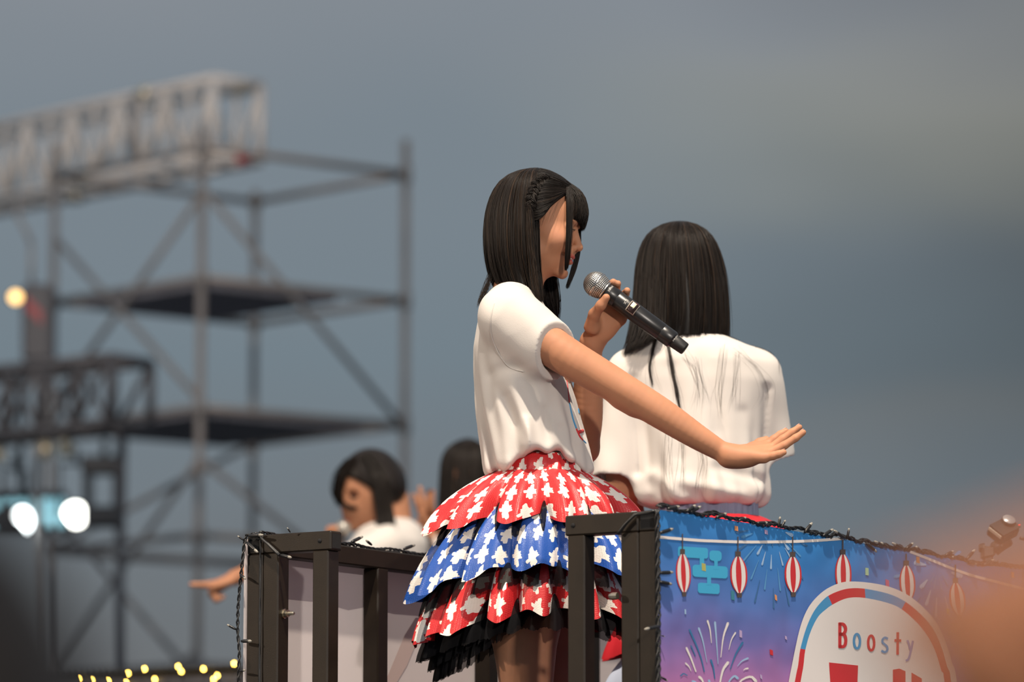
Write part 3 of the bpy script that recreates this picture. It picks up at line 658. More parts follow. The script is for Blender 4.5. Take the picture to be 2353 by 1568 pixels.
def twisted(path, parent, r=.0019, pitch=.035, amp=.0024, name='cable'):
    path = np.asarray(path, float); d = np.r_[0, np.cumsum(np.linalg.norm(np.diff(path, axis=0), axis=1))]
    m = int(d[-1]/.008)+2; s = np.linspace(0, d[-1], m); c = np.stack([np.interp(s, d, path[:, k]) for k in range(3)], 1)
    t = np.gradient(c, axis=0); t /= np.linalg.norm(t, axis=1)[:, None]+1e-9; u = np.cross(t, [.3, .5, .81]); u /= np.linalg.norm(u, axis=1)[:, None]; w = np.cross(t, u)
    for k in range(2):
        a = 2*math.pi*s/pitch+k*math.pi; q = c+(u*np.cos(a)[:, None]+w*np.sin(a)[:, None])*amp
        simple(name, s_path(q, r, 5), M_rubber, parent, True)
PF = C0-RD*.006           # plane just in front of the short end
def fpt(px, py, off=.006): return hit_plane(px, py, C0-RD*off, RD)
sl = empty('string_light', tuple(C0+FD*1.01+UP*1.9), 'unlit black string light hanging down the outer corner post by the pointing hand', 'string light')
twisted([fpt(x, y, .008) for x, y in ((600, 1229), (580, 1228), (566, 1230), (561, 1250), (556, 1300), (551, 1350), (547, 1400), (546, 1450), (550, 1500), (548, 1560), (552, 1640))], sl)
twisted([fpt(x, y, .004) for x, y in ((598, 1228), (598, 1300), (597, 1420), (596, 1640))], sl, .0018, .2, .001)
twisted([fpt(x, y, .010) for x, y in ((590, 1230), (615, 1250), (642, 1276))], sl, .003, .2, .001)
for b0, b1 in (((560, 1242), (546, 1232)), ((567, 1247), (592, 1270)), ((667, 1224), (660, 1213)), ((552, 1321), (564, 1331)), ((542, 1447), (522, 1436)), ((555, 1474), (577, 1474)), ((551, 1543), (563, 1541)), ((645, 1276), (669, 1282)), ((572, 1232), (604, 1230))):
    bulb(fpt(*b0, .012), fpt(*b1, .020), sl)
s2 = empty('string_light', tuple(C0+FD*.985+RD*.4+UP*RT), 'unlit black string light lying along the far railing behind the frilled skirt', 'string light')
BF = C0+FD*.985
def gpt(px, py): return hit_plane(px, py, BF, FD)
twisted([BF+RD*r+UP*(RT+.006+.003*math.sin(r*40)) for r in np.linspace(.02, LEN-.05, 60)], s2)
twisted([BF+FD*.012+RD*r+UP*(RT+.005+.003*math.sin(r*31+2)) for r in np.linspace(.02, LEN-.05, 60)], s2, .0019, .05)
for b0, b1 in (((808, 1246), (833, 1234)), ((854, 1253), (841, 1242)), ((866, 1262), (889, 1266)), ((928, 1262), (953, 1253)), ((1007, 1276), (994, 1264)), ((900, 1268), (924, 1272))): bulb(gpt(*b0), gpt(*b1), s2)
s3 = empty('string_light', tuple(C0+RD*.6+UP*RT), 'unlit black string light with clear bulbs along the top edge of the blue banner', 'string light')
TL = [p+RN*.002+UP*.004 for p in tp]
TLs = catmull(TL, 140); TLs = TLs+np.array([[0, 0, .0025*math.sin(i*.9)+.002*math.sin(i*.37+1)] for i in range(140)])
twisted(TLs, s3, .0021, .045, .0026); twisted([p+UP*(.002+.003*math.sin(i*.5))-RN*.006 for i, p in enumerate(TLs)], s3, .0021, .06, .0022)
vx = [bpt(x, y, .004) for x, y in ((1512, 1172), (1513, 1230), (1513, 1300), (1514, 1380), (1514, 1470), (1514, 1640))]
twisted(vx, s3, .0022, .035, .0028); twisted([p-RD*.006 for p in vx], s3, .0022, .05, .0026)
twisted([fpt(x, y, .008) for x, y in ((1505, 1176), (1460, 1182), (1438, 1204), (1420, 1228))], s3, .003, .2, .001)
for b0, b1 in (((1517, 1225), (1546, 1216)), ((1517, 1317), (1546, 1316)), ((1517, 1338), (1543, 1343)), ((1515, 1439), (1482, 1447)), ((1519, 1461), (1528, 1464)), ((1520, 1557), (1534, 1566)), ((1534, 1170), (1561, 1165)), ((1577, 1176), (1598, 1162)), ((1586, 1177), (1610, 1165)), ((1646, 1190), (1669, 1181)), ((1697, 1197), (1714, 1190)), ((1740, 1203), (1763, 1202)), ((1788, 1213), (1793, 1188)), ((1795, 1213), (1805, 1196)), ((1849, 1224), (1866, 1202)), ((1891, 1232), (1914, 1217)), ((1941, 1238), (1917, 1220)), ((1947, 1238), (1951, 1214)), ((1991, 1249), (2014, 1269)), ((2034, 1257), (2010, 1245)), ((2040, 1259), (2024, 1248)), ((2076, 1262), (2051, 1249)), ((2082, 1262), (2098, 1249)), ((2114, 1266), (2105, 1257)), ((2173, 1277), (2191, 1268)), ((2196, 1282), (2188, 1281)), ((2222, 1286), (2240, 1265)), ((2262, 1300), (2284, 1288)), ((2292, 1301), (2294, 1288)), ((2228, 1294), (2244, 1298))):
    bulb(bpt(*b0, .006), bpt(*b1, .010), s3)
# ================================================================== the singer (profile to the right, arm stretched out)
Y0 = 8.53; SC = 1/1090.0
def G(px, py, dy=0.0): return P(px, py, Y0+dy)
singer = empty('person', (G(1235, 1100)[0], Y0, DECK), 'singer in white t-shirt and tiered star print skirt reaching out an arm beside the railing', 'person')
# ---- head, in head axes: x forward, y her left, z up (metres)
HY, HP = math.radians(9), math.radians(12.5)
HO = G(1231, 524)
HR = np.array(Matrix.Rotation(-HY, 3, 'Z') @ Matrix.Rotation(HP, 3, 'Y'))
def H2W(V): return np.asarray(V) @ HR.T+HO
def W2H(p): return HR.T @ (np.asarray(p)-HO)
def build_head(detail=True, h=.0017, neck_to=None, low=-.17):
    F = Field((-.125, -.095, low), (.125, .095, .135), h); mm = .001
    E = lambda c, r, k=.01, op='add', R=None: F.ell(np.array(c)*mm, np.array(r)*mm, k, R, op)
    E((-8, 0, 38), (90, 72, 82)); E((28, 0, -6), (57, 60, 78), .02); E((36, 0, -56), (48, 45, 43), .02)
    F.cone(np.array((76, 8, -84))*mm, np.array((76, -8, -84))*mm, .0125, .0125, .012)          # chin
    for s in (-1, 1):
        E((54, 37*s, -20), (29, 24, 26), .018); E((15, 50*s, -56), (20, 12, 20), .02)             # cheek, jaw corner
        E((86, 31*s, 12), (10, 17, 9), .012, 'sub')                                               # eye socket
        E((73, 31*s, 10), (12.5, 15, 11), .005)                                                   # lid over the eyeball
        E((82, 26*s, 25), (9, 20, 5), .010)                                                       # brow ridge
        E((1, 71*s, 2), (17, 8, 30), .006)                                                        # ear
        E((5, 78*s, 3), (9, 5, 18), .004, 'sub')
    F.cone(np.array((83, 0, 14))*mm, np.array((97.5, 0, -19))*mm, .0055, .0085, .009)             # nose bridge
    E((101, 0, -24), (8.5, 9, 8), .005)
    for s in (-1, 1):
        E((92, 10.5*s, -28), (8, 6, 6.5), .004); E((96, 6.5*s, -33), (4, 3, 4), .002, 'sub')
    E((82, 0, -44), (12, 24, 14), .012)                                                          # muzzle
    E((89.5, 0, -46.5), (7, 17, 4.2), .004); E((88, 0, -58.5), (7, 15, 5.2), .004)                   # lips
    E((84, 0, -71), (6, 16, 4), .006, 'sub')
    pts = [np.array((x, y, z))*mm for x, y, z in ((74, -27, -46), (83, -20, -50), (90, -9, -52.5), (96, 0, -53), (90, 9, -52.5), (83, 20, -50), (74, 27, -46))]
    F.chain(pts, [.0024, .0024, .0022, .0020, .0022, .0024, .0024], .0025, 'sub')
    for s in (-1, 1): E((80, 33*s, -44), (7, 3, 9), .008, 'sub')                                  # smile folds
    if neck_to is not None:
        F.cone((-.012, 0, -.045), neck_to, .050, .054, .02)
    V, Q = F.mesh(); V = relax(V, Q, 1, .4)
    x, y, z = V.T*1000
    tint = np.tile(np.array(SKIN), (len(V), 1))
    def mix(w, c):
        w = np.clip(w, 0, 1)[:, None]; tint[:] = tint*(1-w)+np.array(c)*w
    lipz = -52.5+abs(y)*.12
    w = np.exp(-((z-lipz)/9.0)**4)*np.exp(-(y/21)**6)*(x > 80)*1.0
    mix(w*1.0*(abs(z-lipz) > 0), (.47, .075, .07))
    mix(np.exp(-((x-92)**2+y**2)/90-((z+53)/2.2)**2)*(x < 95)*.0, (.7, .65, .6))
    for s in (-1, 1): mix(.30*np.exp(-((x-62)/25)**2-((y-44*s)/22)**2-((z+14)/18)**2), (.62, .25, .17))
    return V, Q, tint
nb = W2H(G(1182, 705)); HV, HQ, HT = build_head(neck_to=nb, low=-.19)
parts = [(H2W(HV), HQ)]; tints = [HT]
# ---- right arm with open hand (near the camera)
YA = -.165
def A_(px, py, dy=0.0): return P(px, py, Y0+YA+dy)
lo = np.minimum.reduce([A_(1190, 1100), A_(1860, 1100)])-np.array([.05, .12, .03]); hi = np.maximum.reduce([A_(1860, 690), A_(1190, 690)])+np.array([.03, .10, .06])
F = Field(lo, hi, .0026)
F.limb([A_(1175, 735, .03), A_(1290, 812), A_(1370, 860, -.005), A_(1442, 903, -.01), A_(1520, 951, -.01), A_(1600, 1003, -.008), A_(1664, 1042, 0)], [.046, .0405, .0375, .0345, .0325, .0265, .0205], .012)
F.cone(A_(1430, 916, .004), A_(1456, 932, .004), .021, .020, .022)     # elbow
wr = A_(1664, 1043)
kn = [A_(1757, 1027, .030), A_(1768, 1034, .010), A_(1765, 1043, -.010), A_(1755, 1052, -.028)]
for k, b in enumerate(kn): F.cone(wr+np.array([.012, (k-1.5)*-.008, -.004]), b, .0175, .0125, .016)
F.ell(A_(1700, 1058, -.005), (.038, .024, .017), .014)              # heel of the hand
tipsR = [[A_(1778, 1010, .034), A_(1793, 999, .036), A_(1806, 991, .036)], [A_(1798, 1010, .011), A_(1820, 994, .012), A_(1837, 982, .012)], [A_(1802, 1024, -.012), A_(1828, 1007, -.013), A_(1846, 994, -.013)], [A_(1776, 1048, -.034), A_(1790, 1044, -.037), A_(1801, 1040, -.038)]]
for b, t in zip(kn, tipsR): F.chain([b]+t, [.0102, .0088, .0080, .0066], .0035)
F.chain([A_(1700, 1045, .022), A_(1728, 1030, .040), A_(1746, 1018, .047), A_(1761, 1010, .048)], [.015, .0115, .0095, .0075], .007)
V, Q = F.mesh(); parts.append((relax(V, Q, 2), Q)); tints.append(np.tile(np.array(SKIN), (len(V), 1)))
nailsR = tipsR
# ---- left arm with the hand round the microphone
mic_a, mic_b = P(1369, 653, Y0-.030), P(1587, 812, Y0-.045)
def B_(px, py, dy=0.0): return P(px, py, Y0-.035+dy)
lo = B_(1290, 1110, -.1)-.03; hi = B_(1470, 620, .2)+np.array([.02, .06, .02])
F = Field(lo, hi, .0021)
F.cone(B_(1215, 760, .20), B_(1343, 1032, .17), .040, .031, .01)
F.limb([B_(1343, 1032, .17), B_(1350, 960, .145), B_(1352, 880, .115), B_(1356, 830, .09), B_(1361, 786, .07)], [.030, .0325, .0305, .0255, .0215], .012)
wl = B_(1361, 786, .07)
kl = [B_(1394, 706, .046), B_(1407, 712, .047), B_(1419, 722, .045), B_(1427, 735, .042)]
for b in kl: F.cone(wl, b, .018, .0120, .016)
F.ell(B_(1388, 745, .052), (.026, .014, .034), .012)
F.ell(B_(1365, 742, .030), (.014, .014, .026), .012)                   # thumb ball
fl_ = [[B_(1400, 676, .038), B_(1404, 655, .020), B_(1409, 648, .004)], [B_(1417, 684, .040), B_(1416, 660, .022), B_(1420, 652, .006)], [B_(1431, 696, .040), B_(1437, 675, .024), B_(1441, 668, .006)], [B_(1440, 716, .038), B_(1448, 706, .034), B_(1452, 702, .026)]]
for b, t in zip(kl, fl_): F.chain([b]+t, [.0108, .0092, .0085, .0072], .0035)
F.chain([B_(1357, 752, .030), B_(1366, 722, .006), B_(1381, 702, -.018), B_(1393, 684, -.0265)], [.0145, .0122, .0104, .0084], .006)
V, Q = F.mesh(); parts.append((relax(V, Q, 2), Q)); tints.append(np.tile(np.array(SKIN), (len(V), 1)))
# ---- trunk and legs (mostly under the clothes)
def legs_trunk(cx, cy, topz, face=(1, 0), leg_r=.062, hips=.105, sp=.072, h=.006, shoulder=None):
    fx, fy = face; sx, sy = -fy, fx
    F = Field((cx-.24, cy-.24, DECK-.005), (cx+.24, cy+.24, topz+.06), h)
    F.loft([(topz, cx, cy, .045, .045), (topz-.08, cx, cy, .075, .09), (topz-.30, cx, cy, .085, .10), (topz-.42, cx, cy, .075, .085), (DECK+.84, cx, cy, hips, hips), (DECK+.74, cx, cy, .09, .09)], .02)
    for s in (-1, 1):
        hp = np.array([cx+sx*sp*s, cy+sy*sp*s, DECK+.82]); kn_ = np.array([cx+sx*sp*.9*s+fx*.01, cy+sy*sp*.9*s+fy*.01, DECK+.45]); an = np.array([cx+sx*sp*.9*s-fx*.01, cy+sy*sp*.9*s-fy*.01, DECK+.08])
        F.chain([hp, (hp+kn_)/2, kn_, (kn_*.7+an*.3), an], [.082, leg_r+.008, .050, .052, .034], .02)
    V, Q = F.mesh(); return relax(V, Q, 1), Q
def shoes(cx, cy, face, sp, parent, m):
    fx, fy = face; sx, sy = -fy, fx
    for s in (-1, 1):
        c = np.array([cx+sx*sp*.9*s, cy+sy*sp*.9*s, DECK]); f = np.array([fx, fy, 0.])
        F = Field(c-np.array([.2, .2, .004]), c+np.array([.2, .2, .26]), .006)
        F.chain([c-f*.04+UP*.04, c+f*.07+UP*.038, c+f*.14+UP*.032], [.040, .040, .031], .02); F.cone(c-f*.015+UP*.05, c-f*.012+UP*.22, .044, .050, .02)
        F.cut(c, -UP); F.cut(c+UP*.21, UP)
        V, Q = F.mesh(); obj('boot', mesh_np('boot', V, Q), m, parent)
LX = G(1226, 1500)[0]
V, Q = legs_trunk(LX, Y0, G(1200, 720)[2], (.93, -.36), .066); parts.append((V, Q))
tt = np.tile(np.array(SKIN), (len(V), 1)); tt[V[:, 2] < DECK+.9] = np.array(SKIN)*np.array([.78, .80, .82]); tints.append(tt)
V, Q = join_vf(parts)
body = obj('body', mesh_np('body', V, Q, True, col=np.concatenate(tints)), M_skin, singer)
shoes(LX, Y0, (.93, -.36), .072, singer, mat('boot_leather', (.02, .02, .022), .35))
# nails of the open hand and thumb
def nail(tip, prev, side, parent, r=.0046):
    d = np.asarray(tip)-np.asarray(prev); d /= np.linalg.norm(d); sd = np.asarray(side, float); sd -= d*np.dot(sd, d); sd /= np.linalg.norm(sd); w = np.cross(d, sd)
    V, F = s_ell((0, 0, 0), (.0062, .0042, .0012), 10, 6); c = np.asarray(tip)+sd*.0058-d*.001
    V = c+V[:, :1]*d+V[:, 1:2]*w+V[:, 2:3]*sd
    simple('fingernail', (V, F), mat('nail', (.72, .40, .32), .25), parent, True)
nail(B_(1393, 684, -.0265), B_(1381, 702, -.018), (-.55, -.6, .5), singer)
for t in nailsR: nail(t[-1], t[-2], (-.35, .2, .9), singer)
# ---- eyelids' lashes, teeth
def lash(pts, r, nm='eyelashes'):
    simple(nm, s_path(H2W(np.array(pts)*.001), r, 6), M_lash, singer, True)
for s in (-1, 1):
    arc = [(84.8-.0*k, 31*s+u, 6.0+5.0*(1-(u/15)**2)-2.0) for k, u in enumerate(np.linspace(-14, 14, 9))]
    arc = [(71+12.9*math.sqrt(max(0.05, 1-((y-31*s)/16.5)**2)), y, z) for _, y, z in arc]
    lash(arc, [.0005, .0009, .0011, .0012, .0012, .0012, .0011, .0009, .0005])
    for y in np.linspace(20, 44, 9):
        x0 = 71+12.9*math.sqrt(max(0.05, 1-((y*s-31*s)/16.5)**2)); z0 = 4.0+5.0*(1-((y-31)/15)**2)
        lash([(x0, y*s, z0), (x0+4, y*s+(y-30)*.12*s, z0-1.5), (x0+7, y*s+(y-30)*.22*s, z0+1.0)], [.0005, .0004, .00015])
    lash([(80+3-abs(u)*.12, 29*s+u*s, 27+3*math.cos(u/14)) for u in np.linspace(-14, 16, 7)], [.0006, .0011, .0013, .0013, .0012, .0009, .0004], 'eyebrow')
simple('teeth', (H2W((np.array(s_ell((0, 0, 0), (.006, .014, .0030), 16, 8)[0])+np.array([.0868, 0, -.0510]))), s_ell((0, 0, 0), (1, 1, 1), 16, 8)[1]), mat('tooth', (.62, .56, .50), .3), singer, True)
# ---- hair
hcx = lambda px: G(px, 500)[0]; hz = lambda py: G(1230, py)[2]
lv = [(hz(py), hcx(cx), Y0+.004, a*SC, b) for py, cx, a, b in ((386, 1237, 4, .004), (388, 1235, 26, .026), (392, 1231, 43, .042), (400, 1227, 63, .058), (418, 1226, 84, .074), (440, 1226, 97, .085), (490, 1225, 113, .094), (540, 1225, 115, .096), (590, 1226, 114, .094), (620, 1228, 111, .090), (650, 1232, 103, .086), (680, 1238, 92, .084), (705, 1240, 82, .082))]
H = revolve_hair(lv, 84, 290, 3700, m=19, brown=.14, ragged=.20, depth=.009, rad=.00052, wave=.0035)
hz_ = lambda px, py: Y0-.0885*math.sqrt(max(0.02, 1-((px-1231)/114)**2-((py-505)/122)**2))
def N_(px, py, lift=0.0): return P(px, py, hz_(px, py)-lift)
swept = [[G(1308, 427, .045), G(1288, 413, .05), G(1258, 398, .05), G(1236, 393, .045)], [G(1311, 425, 0), G(1288, 408, 0), G(1260, 394, 0), G(1238, 389, 0)], [G(1310, 427, -.025), G(1284, 409, -.03), G(1256, 396, -.03), G(1232, 394, -.032)], [N_(1309, 429, .0), N_(1280, 412, .004), N_(1250, 402, .006), N_(1226, 404, .006)], [N_(1308, 433, .002), N_(1278, 428, .007), N_(1248, 424, .008), N_(1220, 430, .008)], [N_(1304, 437, .003), N_(1276, 446, .008), N_(1248, 450, .010), N_(1219, 456, .010)], [N_(1296, 444, .003), N_(1270, 462, .009), N_(1246, 472, .011), N_(1218, 478, .010)], [N_(1280, 455, .002), N_(1260, 476, .009), N_(1242, 489, .011), N_(1218, 494, .010)], [N_(1258, 478, .002), N_(1248, 492, .007), N_(1236, 503, .009), N_(1220, 505, .008)]]
H.append(sheet(swept, 2400, 10, .0012, .00055, .04))
# scalp cap under the front hair
Fc = Field((-.12, -.10, -.02), (.12, .10, .135), .0035); Fc.ell((-.008, 0, .038), (.0955, .0775, .0875), .004)
pn = W2H(N_(1300, 447)); pn2 = W2H(N_(1228, 506)); d = np.array([pn[0]-pn2[0], 0, pn[2]-pn2[2]]); nrm = np.array([d[2], 0, -d[0]]); nrm = nrm if nrm[2] < 0 else -nrm
Fc.cut(np.array([pn[0], 0, pn[2]]), nrm); V, Q = Fc.mesh()
H.append((H2W(V), Q, np.tile(np.array([[.013, .010, .009]]), (len(V), 1))))
# far side hair hanging below the jaw
H.append(sheet([[G(1236, 600, .06), G(1243, 650, .062), G(1250, 690, .055), G(1262, 716, .04)], [G(1262, 600, .075), G(1266, 650, .078), G(1271, 700, .07), G(1276, 738, .05)], [G(1272, 600, .078), G(1280, 650, .08), G(1284, 690, .075), G(1281, 735, .06)]], 260, 12, .003, .0007))
# near edge lock beside the cheek
H.append(sheet([[N_(1214, 470, .014), G(1216, 540, -.098), G(1222, 620, -.096), G(1232, 690, -.10)], [N_(1218, 470, .014), G(1226, 545, -.097), G(1236, 620, -.094), G(1246, 694, -.098)]], 420, 16, .0022, .0005, .35))
# wisps on the temple and at the nape
H.append(sheet([[N_(1302, 440, .002), N_(1290, 475, .004), N_(1279, 505, .004)], [N_(1272, 462, .003), N_(1256, 490, .005), N_(1246, 520, .004)], [N_(1240, 500, .004), N_(1237, 520, .006), N_(1236, 535, .006)]], 16, 10, .002, .00018))
H.append(sheet([[G(1130, 620, .02), G(1120, 650, .02), G(1106, 685, .02), G(1101, 706, .02)], [G(1135, 620, -.02), G(1122, 655, -.02), G(1110, 690, -.01), G(1104, 704, -.01)]], 90, 12, .003, .0003, .3))
hair = hair_obj('hair', H, singer)
# fringe, side locks
Bn = [[G(1306, 431, -.045), G(1318, 446, -.055), G(1325, 472, -.062), G(1321, 499, -.062)], [G(1309, 429, -.03), G(1327, 446, -.040), G(1335, 478, -.047), G(1331, 508, -.047)], [G(1311, 428, -.018), G(1334, 448, -.024), G(1344, 484, -.030), G(1338, 516, -.030)], [G(1312, 428, 0), G(1338, 451, -.002), G(1348, 490, -.004), G(1341, 524, -.006)], [G(1311, 428, .02), G(1337, 450, .022), G(1346, 488, .024), G(1339, 528, .020)], [G(1308, 429, .035), G(1332, 450, .044), G(1340, 490, .050), G(1334, 530, .046)]]
fr = [sheet(Bn, 1700, 11, .0017, .0005, .04), sheet([[p-np.array([.004, -.001, .001]) for p in g] for g in Bn], 450, 9, .0014, .0012)]
hair_obj('fringe', fr, singer)
lk = [sheet([[G(1303, 432, -.052), G(1304, 470, -.070), G(1304, 530, -.076), G(1301, 590, -.070), G(1300, 622, -.062)], [G(1310, 432, -.050), G(1314, 470, -.068), G(1313, 530, -.075), G(1308, 585, -.069), G(1304, 612, -.060)]], 600, 14, .0011, .0005, .03)]
hair_obj('side_lock', lk, singer)
hair_obj('side_lock', [sheet([[G(1322, 520, .055), G(1324, 575, .058), G(1315, 620, .058), G(1303, 662, .055)], [G(1334, 520, .052), G(1332, 575, .056), G(1321, 620, .056), G(1304, 660, .054)]], 260, 12, .0014, .0005, .02)], singer)
# braid along the parting
bp_ = catmull([N_(1262, 412, .002), N_(1247, 415, .008), N_(1233, 426, .012), N_(1224, 444, .014), N_(1220, 466, .014), N_(1220, 485, .010)], 60); bparts = []
t = np.gradient(bp_, axis=0); t /= np.linalg.norm(t, axis=1)[:, None]; u = np.cross(t, [0, -1, 0.0]); u /= np.linalg.norm(u, axis=1)[:, None]
for k in range(3):
    a = np.linspace(0, 2*math.pi*3, 60)+k*2*math.pi/3
    c = bp_+u*(.0085*np.sin(a))[:, None]+np.array([0, -1, 0])*(.004*np.sin(2*a))[:, None]
    S = c[None]+RNG.normal(0, .0018, (60, 1, 3)); bparts.append(strands(S[:, ::2], np.full(60, .0007), hair_tint(60)))
hair_obj('braid', bparts, singer)
# ---- t-shirt
def shirt_warp(X, Y, Z, ph):
    z0 = G(1240, 1090)[2]; t = np.clip((Z-z0)/.40, 0, 1); g = (1-t)**2
    side = np.exp(-((ph+1.5)/.9)**2)
    d = -.0075*g*np.sin(11*ph+6*t)-.004*g*np.sin(19*ph+2)-.0022*wob(X, Y, Z, 22)
    # folds falling from the armpit to the waist at the back
    for px0, py0, px1, py1, a, w in ((1130, 880, 1200, 1040, .008, .012), (1165, 930, 1215, 1050, .006, .010), (1250, 960, 1262, 1050, .009, .011), (1212, 985, 1218, 1050, -.008, .010), (1290, 1000, 1330, 1075, .007, .010), (1135, 870, 1290, 850, .006, .014), (1140, 900, 1160, 1060, -.006, .014), (1285, 880, 1310, 1040, -.006, .016)):
        p0, p1 = G(px0, py0), G(px1, py1); bx, bz = p1[0]-p0[0], p1[2]-p0[2]; L2 = bx*bx+bz*bz
        tt = np.clip(((X-p0[0])*bx+(Z-p0[2])*bz)/L2, 0, 1); dist = np.sqrt((X-p0[0]-tt*bx)**2+(Z-p0[2]-tt*bz)**2)
        d = d+a*np.exp(-(dist/w)**2)*side*np.sin(np.pi*np.clip(tt*.8+.2, 0, 1))
    return d
rows = ((652, 1150, 1196, .045), (660, 1134, 1214, .085), (680, 1116, 1238, .125), (710, 1103, 1256, .15), (750, 1094, 1272, .16), (800, 1088, 1283, .158), (860, 1087, 1298, .150), (920, 1091, 1318, .146), (980, 1100, 1334, .146), (1040, 1111, 1351, .148), (1075, 1116, 1361, .148), (1092, 1121, 1364, .146), (1100, 1124, 1362, .142))
tab = [(G(1200, py)[2], (G(x0, py)[0]+G(x1, py)[0])/2, Y0+.0, (x1-x0)/2*SC, b) for py, x0, x1, b in rows]
lo = G(1060, 1125, -.25); hi = G(1400, 635, .24)+np.array([0, 0, .01])
F = Field(lo, hi, .0029)
xm = G(1250, 1060)[0]; zc0 = G(1250, 1052)[2]; zc1 = G(1250, 1094)[2]
def hemcap(X, Y, Z): return (zc0+(zc1-zc0)*np.clip((np.abs(X-xm)*1090-38)/55, 0, 1)**.8+.004*np.sin(X*150)).astype(np.float32)
F.loft(tab, .01, shirt_warp, cap=hemcap)
# near sleeve, cut at the hem and hollow
sh0, sh1 = A_(1170, 729, .035), A_(1300, 822, .0)
F2 = Field(lo, hi, .0029)
F2.cone(sh0, sh1+(sh1-sh0)*.5, .066, .050, .03); F2.cone(A_(1205, 765, .03), A_(1235, 830, .03), .05, .034, .03)
sl_, X, Y, Z = F2.region(F2.lo, F2.lo+F2.h*F2.n); F2.D += (.0022*wob(X, Y, Z, 30, 1.0)).astype(np.float32)
pa, pb, pc = A_(1319, 771, .03), A_(1258, 843, .0), A_(1221, 790, -.056)
nn = np.cross(pb-pa, pc-pa); nn = nn if nn[0] > 0 else -nn
F2.cut(pa, nn)
in0 = A_(1225, 770, .02)
Fh = [(in0, sh1+(sh1-sh0)*.6)]
F.D = np.minimum(F.D, F2.D) if False else F.D
h_ = np.clip(.5+.5*(F2.D-F.D)/.022, 0, 1); F.D = F2.D+(F.D-F2.D)*h_-.022*h_*(1-h_)
F.cone(in0, sh1+(sh1-sh0)*.6, .040, .0475, .004, 'sub')
# far sleeve
F.cone(G(1190, 735, .13), G(1265, 850, .19), .062, .055, .03)
V, Q = F.mesh(); V = relax(V, Q, 2, .35)
shirt = obj('t_shirt', mesh_np('t_shirt', V, Q), M_cotton, singer)
bvh = BVHTree.FromPolygons([Vector(v) for v in V], [tuple(map(int, q)) for q in Q])
def onto(bv, px, py, lift=.0012, fallback=None):
    x = (px-CX)/FPX; y = (CY-py)/FPX; d = Vector((x, math.cos(PITCH)-y*math.sin(PITCH), math.sin(PITCH)+y*math.cos(PITCH))).normalized()
    hit = bv.ray_cast(Vector((0, 0, CAMZ)), d)
    if hit[0] is None: return None
    return np.array(hit[0]+hit[1]*lift)
def print_line(nm, pts, w, m, bv, parent):
    c = catmull([(x, y) for x, y in pts], 24); q = [onto(bv, x, y, -.0005) for x, y in c]; q = [p for p in q if p is not None]
    if len(q) > 2: simple(nm, s_path(q, w, 6), m, parent, True)
cz = lambda x, y: (1280+x/6.533, 860+y/6.533)
print_line('shirt_print', [cz(145, 100), cz(165, 240), cz(185, 425)], .0018, I_red, bvh, singer)
print_line('shirt_print', [cz(188, 440), cz(212, 560), cz(245, 690), cz(290, 815)], .0022, I_blue, bvh, singer)
print_line('shirt_print', [cz(290, 820), cz(315, 880), cz(350, 950), cz(385, 990)], .0022, I_red, bvh, singer)
print_line('shirt_print', [cz(318, 875), cz(355, 862), cz(390, 852)], .0040, I_red, bvh, singer)
print_line('shirt_print', [cz(385, 990), cz(410, 1012), cz(432, 1035)], .0020, I_blue, bvh, singer)
print_line('shirt_print', [cz(318, 520), cz(325, 555), cz(332, 590)], .0026, I_blue, bvh, singer)
# sleeve seam
q = [onto(bvh, 1050+x/3.267, 640+y/3.267, .0005) for x, y in ((285, 180), (262, 260), (252, 340), (258, 420), (285, 500), (330, 590), (400, 670), (500, 700))]
q = [p for p in q if p is not None]
if len(q) > 3: simple('seam', s_path(catmull(q, 40), .0013, 5), M_cotton, singer, True)
